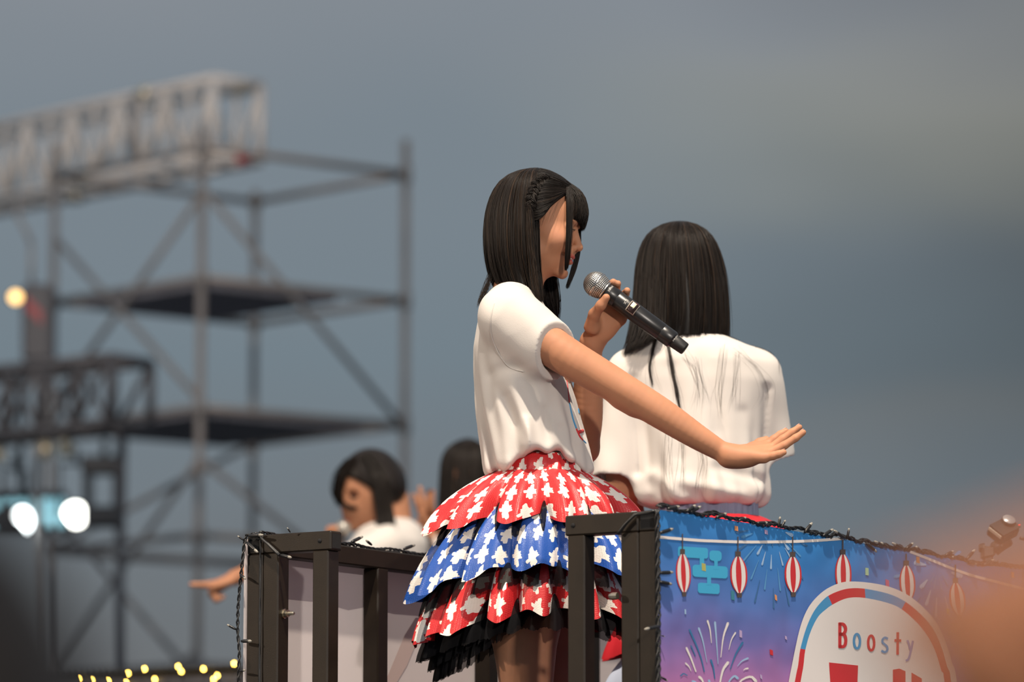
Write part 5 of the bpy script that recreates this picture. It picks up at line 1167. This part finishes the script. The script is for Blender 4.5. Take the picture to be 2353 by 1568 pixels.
# --- performer with her back turned, hand raised
pc = empty('person', (B2(1075, 1250)[0], YB+.35, DECK), 'dark haired performer raising an open hand, out of focus behind the singer', 'person')
YB += .35; parts = [bg_trunk(1085, 1225)]
F = Field(B2(925, 1400, -.3), B2(1190, 1000, .3), .005)
F.chain([B2(1080, 1150), B2(1085, 1230)], [.05, .06], .02); F.ell(B2(1068, 1100), (.078, .088, .11), .02)
F.chain([B2(1040, 1270, -.17), B2(1060, 1300, -.26), B2(1020, 1245, -.28), B2(990, 1215, -.28)], [.045, .036, .032, .023], .02)
wq = B2(990, 1215, -.28); 
for bx, tx, ty, dy in ((968, 952, 1138, .01), (975, 965, 1122, .0), (986, 985, 1130, -.01), (993, 994, 1128, -.02)):
    F.cone(wq, B2(bx, 1180, -.28+dy), .022, .012, .012); F.chain([B2(bx, 1180, -.28+dy), B2((bx+tx)/2, (1180+ty)/2, -.285+dy), B2(tx, ty, -.285+dy)], [.012, .0095, .008], .004)
F.chain([B2(985, 1210, -.29), B2(962, 1195, -.31), B2(950, 1182, -.31)], [.016, .011, .009], .006)
F.chain([B2(1110, 1260, .17), B2(1125, 1400, .12), B2(1090, 1420, -.05)], [.045, .036, .028], .02)
V, Q = F.mesh(); parts.append((V, Q)); V, Q = join_vf(parts)
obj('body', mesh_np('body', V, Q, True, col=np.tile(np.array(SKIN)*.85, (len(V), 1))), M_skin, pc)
shoes(B2(1085, 1225)[0], YB, (-.8, -.6), .072, pc, MATS['boot_leather'])
F = Field(B2(960, 1470, -.30), B2(1210, 1180, .28), .006)
F.loft([(B2(1085, 1200)[2], B2(1085, 1200)[0], YB, .05, .05), (B2(1085, 1222)[2], B2(1085, 1200)[0], YB, .12, .12), (B2(1085, 1255)[2], B2(1085, 1200)[0], YB, .145, .15), (B2(1085, 1350)[2], B2(1085, 1200)[0], YB, .13, .13), (B2(1085, 1450)[2], B2(1085, 1200)[0], YB, .125, .13)], .01, lambda X, Y, Z, ph: -.004*wob(X, Y, Z, 18))
F.cone(B2(1040, 1262, -.12), B2(1015, 1262, -.22), .06, .055, .03)
V, Q = F.mesh(); obj('t_shirt', mesh_np('t_shirt', relax(V, Q, 2), Q), M_cotton, pc)
zb = lambda py: B2(1070, py)[2]; xb = lambda px: B2(px, 1100)[0]
lv = [(zb(py), xb(cx), YB, a/726., b) for py, cx, a, b in ((1008, 1075, 3, .005), (1012, 1075, 26, .035), (1025, 1072, 45, .062), (1050, 1070, 59, .085), (1090, 1070, 62, .095), (1140, 1072, 65, .095), (1180, 1078, 74, .095), (1230, 1085, 78, .10))]
hair_obj('hair', revolve_hair(lv, 0, 360, 900, m=16, brown=.03, rad=.0018), pc)
YB -= .35
# ================================================================== the cart they stand on
NC = P(552, 1536, 12.05); ZR = NC[2]; NC = np.array([NC[0], NC[1], 0.]); A2 = math.radians(33)
E1 = np.array([-math.cos(A2), math.sin(A2), 0]); E2 = np.array([math.sin(A2), math.cos(A2), 0])
cart2 = empty('parade_cart', tuple(NC+E1*.5+E2*1.2), 'second dark parade cart wound with glowing yellow lights behind the first', 'cart')
def c2(name, f0, f1, r0, r1, z0, z1, m=M_black, sub=None): return simple(name, s_box(NC+E1*f0+E2*r0+UP*z0, E2*(r1-r0), E1*(f1-f0), UP*(z1-z0), .003), m, sub or cart2)
c2('deck', -.02, 1.25, -.02, 2.4, DECK-.09, DECK, MATS['deck_plate']); c2('chassis', .08, 1.15, .1, 2.2, .55, DECK-.09)
for r in (.4, 1.9):
    for f in (-.03, 1.1):
        c = NC+E2*r+E1*f+UP*.32; w = simple('wheel', s_lathe(c, c+E1*.16, [(0, .2), (.01, .3), (.03, .32), (.13, .32), (.15, .3), (.16, .2)], 24), M_rubber, cart2, True)
        simple('hub', s_lathe(c-E1*.01, c+E1*.17, [(0, .08), (.01, .12), (.17, .12), (.18, .08)], 16), M_steel, w, True)
for f in (0, .6, 1.19):
    for r in (0, 2.3): c2('post', f, f+.042, r, r+.042, DECK, ZR-.04)
for r in (.58, 1.16, 1.74):
    for f in (0, 1.19): c2('post', f, f+.042, r, r+.042, DECK, ZR-.04)
for r in (0, 2.3): c2('top_rail', 0, 1.232, r, r+.042, ZR-.042, ZR)
for f in (0, 1.19): c2('top_rail', f, f+.042, .043, 2.3, ZR-.042, ZR)
c2('front_panel', .002, 1.23, -.012, -.002, DECK-.3, ZR-.02, mat('dark_panel', (.03, .03, .04), .6)); c2('side_panel', -.012, -.002, 0, 2.34, DECK-.3, ZR-.02, MATS['dark_panel']); 
s4 = empty('string_light', tuple(NC+E1*.5+UP*ZR), 'glowing yellow string light along the railing of the second cart', 'string light')
twisted([NC+E1*f+E2*(-.006)+UP*(ZR+.006) for f in np.linspace(0, 1.23, 30)], s4, .004, .05, .004)
def lpt(px, py, off): return hit_plane(px, py, NC+E2*off, E2)
c3 = lambda x, y: (x/3.62, 1150+y/3.62)
for i, p in enumerate(((650, 1478), (760, 1490), (895, 1495), (1045, 1510), (1062, 1432), (1200, 1395), (1285, 1482), (1480, 1375), (1505, 1415), (1690, 1395), (1805, 1450), (1775, 1480), (1945, 1350))):
    q = lpt(*c3(*p), -.02-.03*(i % 3)); b = bulb(q+UP*-.03+E2*.012, q, s4, TML, 1.25)
# ================================================================== scaffold tower
F0 = 28.0
def at(px, Y): return np.array([(px-CX)/FPX*Y/math.cos(PITCH)*math.cos(PITCH), Y, 0.0])
def gz(px, py, Y): return P(px, py, Y)
Nn, Ln, Rn, Fn = 28.0, 28.0*1.0415, 28.0*1.038, 28.0*1.0795
base = {}
for nm, px, Y in (('N', 462, Nn), ('L', 122, Ln), ('R', 931, Rn)):
    q = P(px, 700, Y); base[nm] = np.array([q[0], q[1], 0.])
base['F'] = base['L']+base['R']-base['N']
M_galv = mat('galvanised_tube', (.34, .31, .29), .5, metal=.3, noise=.15, nscale=3)
M_galvd = mat('weathered_tube', (.30, .295, .295), .6, metal=.2, noise=.15, nscale=3)  # greyer, slightly darker tone than the other tubes
M_plank = mat('dark_deck_plank', (.21, .215, .25), .75, noise=.15, nscale=4)
scaf = empty('scaffold_tower', tuple((base['N']+base['F'])/2), 'tall grey tube scaffold tower with plank decks and cross braces behind the performers', 'scaffold')
TR = .030
def lev(py): return gz(931, py, Rn)[2]
Z1, Z2, Z3, Z4, Z5 = lev(400), lev(690), lev(978), lev(1262), lev(1550)
tops = {'N': gz(462, 300, Nn)[2], 'L': gz(122, 330, Ln)[2], 'R': gz(931, 322, Rn)[2], 'F': Z1+.08}
for nm in 'NLRF':
    c = base[nm]; simple('post', s_tube(c, c+UP*tops[nm], TR, 12), M_galv if nm in 'NR' else M_galvd, scaf, True)
    simple('base_plate', s_box(c-np.array([.1, .1, 0]), (.2, 0, 0), (0, .2, 0), (0, 0, .012)), M_galv, scaf)
def bar(name, a, za, b, zb, r=TR*.9, m=M_galvd): simple(name, s_tube(base_(a)+UP*za, base_(b)+UP*zb, r, 10), m, scaf, True)
def base_(k):
    if isinstance(k, str): return base[k]
    a, b, t = k; return base[a]*(1-t)+base[b]*t
for z in (Z1, Z2, Z3, Z4, Z5):
    for a, b in (('N', 'L'), ('L', 'F'), ('F', 'R'), ('R', 'N')): bar('ledger', a, z, b, z, m=M_galv if 'R' in (a, b) else M_galvd)
z_mid = gz(305, 440, 28.7)[2]
simple('post', s_tube(base_(('N', 'L', .46))+UP*Z1, base_(('N', 'L', .46))+UP*gz(305, 222, 28.6)[2], TR, 12), M_galvd, scaf, True)
for nm in 'NLRF':
    for z in (Z1, Z2, Z3, Z4, Z5): simple('coupler', s_tube(base[nm]+UP*(z-.06), base[nm]+UP*(z+.06), TR*1.45, 10), M_galvd, scaf, True)
for a, za, b, zb in (('N', Z1-.33, 'L', Z3+.15), ('L', Z1-.45, 'N', Z3+.05), ('N', Z1-.30, 'R', Z3-.02), ('N', Z3-.36, 'L', Z5), ('L', Z3-.60, 'N', Z5-.1), ('N', Z3-.36, 'R', Z4-.50), ('L', Z4, 'F', Z3), ('F', Z4-.1, 'R', Z5), ('L', Z5-.7, 'N', Z5+.1)): bar('brace', a, za, b, zb, TR*.75)
bar('ledger', 'L', Z4-.02, ('L', 'F', 1.0), Z4-.02); bar('guard_rail', 'N', Z2-.20, 'L', Z2-.20, TR*.6) if False else None
# plank decks
def deck(z, sl_, sr, n):
    e1 = (base['L']-base['N'])*sl_; e2 = (base['R']-base['N'])*sr
    for k in range(n):
        o = base['N']+e2*(k/n+.004)+UP*(z+.03); simple('plank', s_box(o, e1, e2*(1/n-.012), UP*.05), M_plank, scaf)
deck(Z2-.10, .80, .66, 5); deck(Z3-.09, .92, .80, 6)
# ================================================================== aluminium truss on the tower and lighting truss below it
M_alu = mat('aluminium_truss', (.88, .84, .79), .45, metal=.1, noise=.08, nscale=2)
def truss(name, label, a, b, w, h, bays, m, r=.028, rb=.014, red=None):
    """box truss from end a to end b (lower front chord), width vector w, height h"""
    a, b, w = [np.asarray(v, float) for v in (a, b, w)]; t = empty(name, tuple((a+b)/2), label, 'truss')
    up = UP*h; cs = [(a+o, b+o) for o in (0*w, w, up, w+up)]
    for p, q in cs: simple('chord', s_tube(p, q, r, 10), m, t, True)
    for k in range(bays+1):
        s = k/bays; c = a+(b-a)*s
        for p, q in ((c, c+up), (c+w, c+w+up), (c, c+w), (c+up, c+w+up)):
            simple('strut', s_tube(p, q, rb if k else r, 8), m, t, True)
        if k < bays:
            n = a+(b-a)*(k+1)/bays
            for p, q in ((c, n+up), (c+w, n+w+up)) if k % 2 else ((c+up, n), (c+w+up, n+w)): simple('diagonal', s_tube(p, q, rb, 8), m, t, True)
    return t
def ray_truss(px0, py0, Y0_, px1, py1, Y1_): return P(px0, py0, Y0_), P(px1, py1, Y1_)
ta = P(598, 372, 29.8); dirv = base['L']-base['N']; dirv = dirv/np.linalg.norm(dirv)
tb = ta+dirv*3.6; wv = base['N']-base['R']; wv = wv/np.linalg.norm(wv)*.42
tz = P(598, 195, 29.8)[2]-ta[2]
tr1 = truss('roof_truss', 'silver aluminium box truss jutting over the top of the scaffold tower', ta, tb, wv, tz, 13, M_alu, .034, .022)
simple('marker_tape', s_tube(ta+wv*.28, ta+wv*.55, .036, 12), mat('red_tape', (.55, .03, .05), .5), tr1, True)
for k, s in enumerate((.05, .22, .30, .42, .60)):
    c = ta+(tb-ta)*s+(wv if k % 2 else 0)+UP*(tz if k < 3 else 0); simple('clamp', s_tube(c-dirv*.05, c+dirv*.05, .05, 12), mat('brass_clamp', (.85, .76, .55), .25, metal=.6), tr1, True)
M_dark = mat('black_truss', (.12, .12, .13), .55, metal=.3)
la = P(345, 985, 26.2); ld = np.array([-.80, .60, 0]); lb = la+ld*2.2
tr2 = truss('lighting_truss', 'dark lighting truss carrying stage lamps beside the scaffold tower', la, lb, np.array([-.23, -.31, 0]), P(345, 835, 26.2)[2]-la[2], 7, M_dark, .032, .02)
for k, px in enumerate((28, 52, 82, 140, 190)):
    pass
for s in (.34, .42, .62, .70, .95):
    c = la+ld*2.2*s; simple('clamp', s_tube(c-UP*.13, c-UP*.03, .045, 12), MATS['brass_clamp'], tr2, True)
simple('mast', s_tube(np.array([*lb[:2], 0]), lb+UP*.45, .05, 12), M_dark, tr2, True); simple('mast', s_tube(np.array([*(la+ld*.25)[:2], 0]), la+ld*.25, .035, 12), M_dark, tr2, True)
# ---- stage lamps
M_lampb = mat('lamp_housing', (.05, .056, .066), .5)
def lamp(center, aim, r, label, lens, strength, yoke=True, hang=.34):
    c = np.asarray(center, float); d = np.asarray(aim, float); d /= np.linalg.norm(d)
    t = empty('stage_lamp', tuple(c), label, 'lamp', None); u, v, _ = frame_of(d)
    hd = simple('head', s_lathe(c-d*r*1.6, c+d*r, [(0, r*.55), (r*.2, r*.8), (r*1.2, r), (r*2.35, r*1.05), (r*2.4, r*.93)], 24), M_lampb, t, True)
    simple('lens', s_lathe(c+d*r*.80, c+d*r, [(0, r*.9), (.012, r*.86), (.03, r*.4)], 24), mat('lens_'+str(lens), lens, .2, emit=lens, estr=strength), t, True)
    if yoke:
        a1, a2 = c+u*r*1.25, c-u*r*1.25
        for p in (a1, a2): simple('yoke_arm', s_tube(p-UP*.02, p+UP*hang*.75, r*.13, 8), M_lampb, t, True)
        simple('yoke_bar', s_tube(a1+UP*hang*.75, a2+UP*hang*.75, r*.13, 8), M_lampb, t, True); simple('hanger', s_tube(c+UP*hang*.75, c+UP*hang, r*.2, 8), M_lampb, t, True)
    return t
lamp(P(173, 1183, 26.6), (.12, -1, -.12), .085, 'white glowing stage lamp under the lighting truss', (1.0, 1.0, .92), 9, hang=.45)
lamp(P(32, 1196, 27.2), (.80, -.6, -.10), .095, 'stage lamp turned aside, its white lens half seen at the edge of the rig', (.93, 1.0, 1.0), 8, hang=.45)
ol = lamp(P(34, 684, 27.0), (.3, -1, -.1), .045, 'small lamp glowing orange on the black winch box', (1.0, .62, .22), 3.2, yoke=False)
# bar of pale cyan lamps
bl = empty('light_bar', tuple(P(70, 1190, 27.4)), 'horizontal bar of pale cyan lights beside the white stage lamp', 'lamp')
p0, p1 = P(-60, 1185, 27.5), P(150, 1178, 27.3); e = (p1-p0); hh = P(0, 1140, 27.4)[2]-P(0, 1222, 27.4)[2]
simple('housing', s_box(p0-UP*hh*.62+np.array([0, .02, 0]), e, np.array([0, .12, 0]), UP*hh*1.25, .01), M_lampb, bl)
for k in range(7):
    q = p0+e*(k+.12)/7; simple('lens', s_box(q-UP*hh*.40+np.array([0, -.004, 0]), e*(.80/7), np.array([0, .02, 0]), UP*hh*.80, .004), mat('cyan_lens', (.25, .50, .58), .3, emit=(.30, .62, .72), estr=1.0), bl)
simple('hanger', s_tube(p0+e*.5+UP*hh*.5, p0+e*.5+UP*.9, .02, 8), M_lampb, bl, True)
# yoke-framed fixture without light (seen as a dark ring with a box below)
yf = empty('stage_lamp', tuple(P(235, 1170, 26.4)), 'unlit dark moving head lamp with open yoke hanging under the lighting truss', 'lamp')
q = lambda px, py: P(px, py, 26.4)
bw = q(285, 1200)-q(195, 1200)
simple('base', s_box(q(195, 1212)+np.array([0, -.1, 0]), bw, np.array([0, .22, 0]), q(195, 1165)-q(195, 1212), .02), M_lampb, yf)
for x in (197, 266): simple('yoke_arm', s_box(q(x-6, 1170)+np.array([0, -.05, 0]), q(x+8, 1170)-q(x-6, 1170), np.array([0, .10, 0]), q(x, 1085)-q(x, 1170), .01), M_lampb, yf)
simple('head', s_box(q(188, 1092)+np.array([0, -.08, 0]), q(282, 1092)-q(188, 1092), np.array([0, .16, 0]), q(200, 1050)-q(200, 1092), .02), M_lampb, yf)
simple('hanger', s_tube(q(240, 1052), q(240, 1010), .02, 8), M_lampb, yf, True)
# winch box with red label on its own pole
wb = empty('winch_box', tuple(P(88, 780, 27.2)), 'tall black chain hoist box with a red stripe beside the scaffold', 'hoist')
q = lambda px, py: P(px, py, 27.2)
simple('housing', s_box(q(52, 835)+np.array([0, -.08, 0]), q(126, 835)-q(52, 835), np.array([0, .2, 0]), q(52, 655)-q(52, 835), .03), mat('hoist_black', (.10, .105, .12), .6), wb)
V, Fq = s_box(q(60, 712)+np.array([0, -.086, 0]), q(100, 752)-q(60, 712), np.array([0, .004, 0]), q(60, 690)-q(60, 722), 0); simple('stripe', (V, Fq), mat('hoist_red', (.36, .045, .06), .5), wb)
simple('chain', s_tube(q(72, 655), q(72, 560), .016, 8), M_galvd, wb, True); simple('chain', s_path([q(72, 560), q(60, 530), q(42, 500), q(40, 440)], .016, 8), M_galvd, wb, True)
simple('bracket', s_tube(P(34, 684, 27.05), P(80, 684, 27.2), .015, 8), M_lampb, ol, True)
simple('pole', s_tube(np.array([*q(90, 835)[:2], 0]), q(90, 836), .03, 10), M_galvd, wb, True)
# ================================================================== action camera clamped to the cart railing
r_c = hit_plane(2275, 1290, BP, RN)
gc = empty('action_camera', tuple(r_c), 'small black action camera on a clamp at the railing above the blue banner', 'camera')
YC = r_c[1]
def Q_(px, py, dy=0.0): return P(px, py, YC+dy)
M_cam = mat('camera_black', (.014, .014, .015), .42); M_camf = mat('camera_face', (.028, .03, .03), .3)
ex = Q_(2353, 1194)-Q_(2299, 1238); ex = Q_(2338, 1204)-Q_(2272, 1226); ex = ex/np.linalg.norm(ex)
Rm = np.array(Matrix.Rotation(math.radians(-28), 3, 'Y') @ Matrix.Rotation(math.radians(38), 3, 'Z') @ Matrix.Rotation(math.radians(-30), 3, 'X'))
cc = Q_(2306, 1222, -.005)
def cb(name, lo, hi, m, bev=.004, par=gc):
    lo, hi = np.array(lo), np.array(hi); o = cc+Rm @ lo; s = hi-lo
    return simple(name, s_box(o, Rm[:, 0]*s[0], Rm[:, 1]*s[1], Rm[:, 2]*s[2], bev), m, par)
hs = cb('housing', (-.034, -.014, -.022), (.034, .016, .024), M_cam, .006)
cb('face_plate', (-.033, -.0165, -.021), (.033, -.0135, .0225), M_camf, .003)
lc = cc+Rm @ np.array([.016, -.016, .006])
ln = simple('lens', s_lathe(lc, lc-Rm[:, 1]*.01, [(0, .0165), (.007, .0165), (.0085, .0145), (.006, .011)], 24), M_cam, gc, True); simple('lens_ring', s_lathe(lc-Rm[:, 1]*.0085, lc-Rm[:, 1]*.01, [(0, .0155), (.001, .0150)], 24), mat('ring_grey', (.35, .35, .36), .35, metal=.5), gc, True)
cb('status_light', (.030, -.0172, -.016), (.036, -.0140, -.013), mat('red_led', (.8, .03, .03), .4, emit=(1, .05, .05), estr=.6), .0005)
cb('side_trim', (-.0355, -.012, -.018), (-.0335, -.004, .020), mat('trim_pale', (.45, .40, .34), .3), .0005)
mp_ = [Q_(2318, 1245, .01), Q_(2300, 1256, .0), Q_(2285, 1268, .0)]
simple('mount_arm', s_path(catmull(mp_, 10), .013, 10), M_cam, gc, True)
simple('mount_knuckle', s_lathe(Q_(2288, 1258, -.02), Q_(2288, 1258, .02), [(0, .010), (.003, .013), (.036, .013), (.04, .010)], 14), M_cam, gc, True)
simple('thumb_screw', s_lathe(Q_(2250, 1261, -.0), Q_(2282, 1262, .0), [(0, .009), (.008, .012), (.012, .012), (.014, .005), (.04, .005)], 10), M_cam, gc)
cl = simple('clamp', s_box(Q_(2258, 1286, -.02), Q_(2288, 1280, -.02)-Q_(2258, 1286, -.02), np.array([0, .045, 0]), UP*.026, .005), M_cam, gc)
simple('clamp_jaw', s_box(Q_(2262, 1300, -.015), Q_(2283, 1302, -.015)-Q_(2262, 1300, -.015), np.array([0, .03, 0]), UP*.022, .003), M_cam, gc)
simple('cable', s_path(catmull([Q_(2345, 1238, .02), Q_(2362, 1244, .03), Q_(2385, 1260, .03), Q_(2400, 1310, .0)], 14), .004, 6), M_rubber, gc, True)
# ================================================================== spectators close to the lens
def crowd(name_label, X, Y, zhead, hair_c, shirt_c, arm=None, sleeve=None):
    p = empty('person', (X, Y, 0), name_label, 'person')
    F = Field((X-.36, Y-.30, 0), (X+.36, Y+.30, zhead+.03), .010)
    h = zhead-.12
    F.ell((X, Y, h), (.078, .098, .115), .02); F.cone((X, Y, h-.08), (X, Y, h-.20), .055, .06, .02)
    F.loft([(h-.17, X, Y, .06, .06), (h-.22, X, Y, .17, .10), (h-.30, X, Y, .20, .12), (h-.55, X, Y, .16, .11), (h-.75, X, Y, .17, .12), (h-.85, X, Y, .16, .12)], .03)
    for s in (-1, 1):
        F.chain([(X+.09*s, Y, h-.80), (X+.09*s, Y, h-1.15), (X+.09*s, Y, .08)], [.085, .06, .045], .02); F.cone((X+.09*s, Y-.02, .045), (X+.09*s, Y+.13, .04), .042, .036, .02)
        if arm is None or s != arm[0]: F.chain([(X+.20*s, Y, h-.26), (X+.24*s, Y+.02, h-.52), (X+.22*s, Y+.10, h-.74)], [.05, .04, .03], .02)
    F.ell((X, Y+.095, h-.01), (.014, .02, .022), .01); parts = [F.mesh()]
    if arm is not None:
        pts = [np.array(q) for q in arm[1]]; lo = np.min(pts, 0)-.12; hi = np.max(pts, 0)+.16
        F = Field(lo, hi, .004); F.chain(pts, [.05, .042, .036, .026], .02); w = pts[-1]; d = pts[-1]-pts[-2]; d /= np.linalg.norm(d); sd = np.cross(d, [0, 1, 0]); sd /= np.linalg.norm(sd)
        c = w+d*.055; F.ell(c, (.036, .030, .034), .02)                       # fist: palm, four folded fingers, thumb across
        for k in range(4):
            kb = c+d*.026+sd*(.0185*(k-1.5))+np.array([0, .016, 0]); F.chain([c+sd*(.012*(k-1.5)), kb, kb-d*.006+np.array([0, -.034, 0]), kb-d*.034+np.array([0, -.030, 0]), kb-d*.030+np.array([0, -.012, 0])], [.014, .0125, .0110, .0100, .0085], .005)
        F.chain([w+d*.02-sd*.02, c-sd*.040-d*.004, c-sd*.026+d*.008+np.array([0, -.030, 0]), c+np.array([0, -.034, 0])+d*.004], [.018, .014, .0115, .0095], .008); parts.append(F.mesh())
    V, Q = join_vf(parts); obj('body', mesh_np('body', V, Q, True, col=np.tile(np.array(SKIN), (len(V), 1))), M_skin, p)
    Fh = Field((X-.13, Y-.15, h-.25), (X+.13, Y+.14, zhead+.05), .006); Fh.ell((X, Y-.012, h+.012), (.095, .115, .128), .01); Fh.cut((X, Y+.04, h+.03), (0, .8, -.6)); V, Q = Fh.mesh()
    obj('hair', mesh_np('hair', V, Q, True, col=np.tile(np.array(hair_c), (len(V), 1))), M_hair, p)
    Fs = Field((X-.34, Y-.22, h-.82), (X+.34, Y+.22, h-.10), .010); Fs.loft([(h-.17, X, Y, .075, .07), (h-.22, X, Y, .19, .12), (h-.30, X, Y, .22, .14), (h-.55, X, Y, .185, .135), (h-.80, X, Y, .19, .14)], .02)
    for s in (-1, 1): Fs.cone((X+.20*s, Y, h-.27), (X+.235*s, Y+.01, h-.44), .07, .062, .03)
    V, Q = Fs.mesh(); obj('t_shirt', mesh_np('t_shirt', V, Q), mat('crowd_'+str(shirt_c), shirt_c, .85), p)
    Ft = Field((X-.24, Y-.2, .08), (X+.24, Y+.2, h-.72), .012); Ft.loft([(h-.75, X, Y, .18, .13), (h-.86, X, Y, .185, .14), (h-.92, X, Y, .18, .13)], .02)
    for s in (-1, 1): Ft.chain([(X+.09*s, Y, h-.84), (X+.09*s, Y, .14)], [.10, .07], .03)
    V, Q = Ft.mesh(); obj('trousers', mesh_np('trousers', V, Q), mat('crowd_trousers', (.03, .035, .05), .85), p)
    return p
hx = lambda px, py, Y: P(px, py, Y)
YH = 1.2
fc = P(2340, 1535, YH)
crowd('spectator holding a bare blurred fist up in front of the blue banner', .50, YH+.02, 1.60, (.012, .01, .009), (.05, .05, .07), (-1, [(.30, YH+.02, 1.22), (.27, YH+.01, 1.38), (.21, YH, 1.52), tuple(fc-np.array([-.023, 0, .0495]))]))
crowd('dark haired spectator in a dark shirt, blurred head low before the scaffold', -.240, 1.5, 1.745, (.012, .011, .011), (.03, .03, .035))
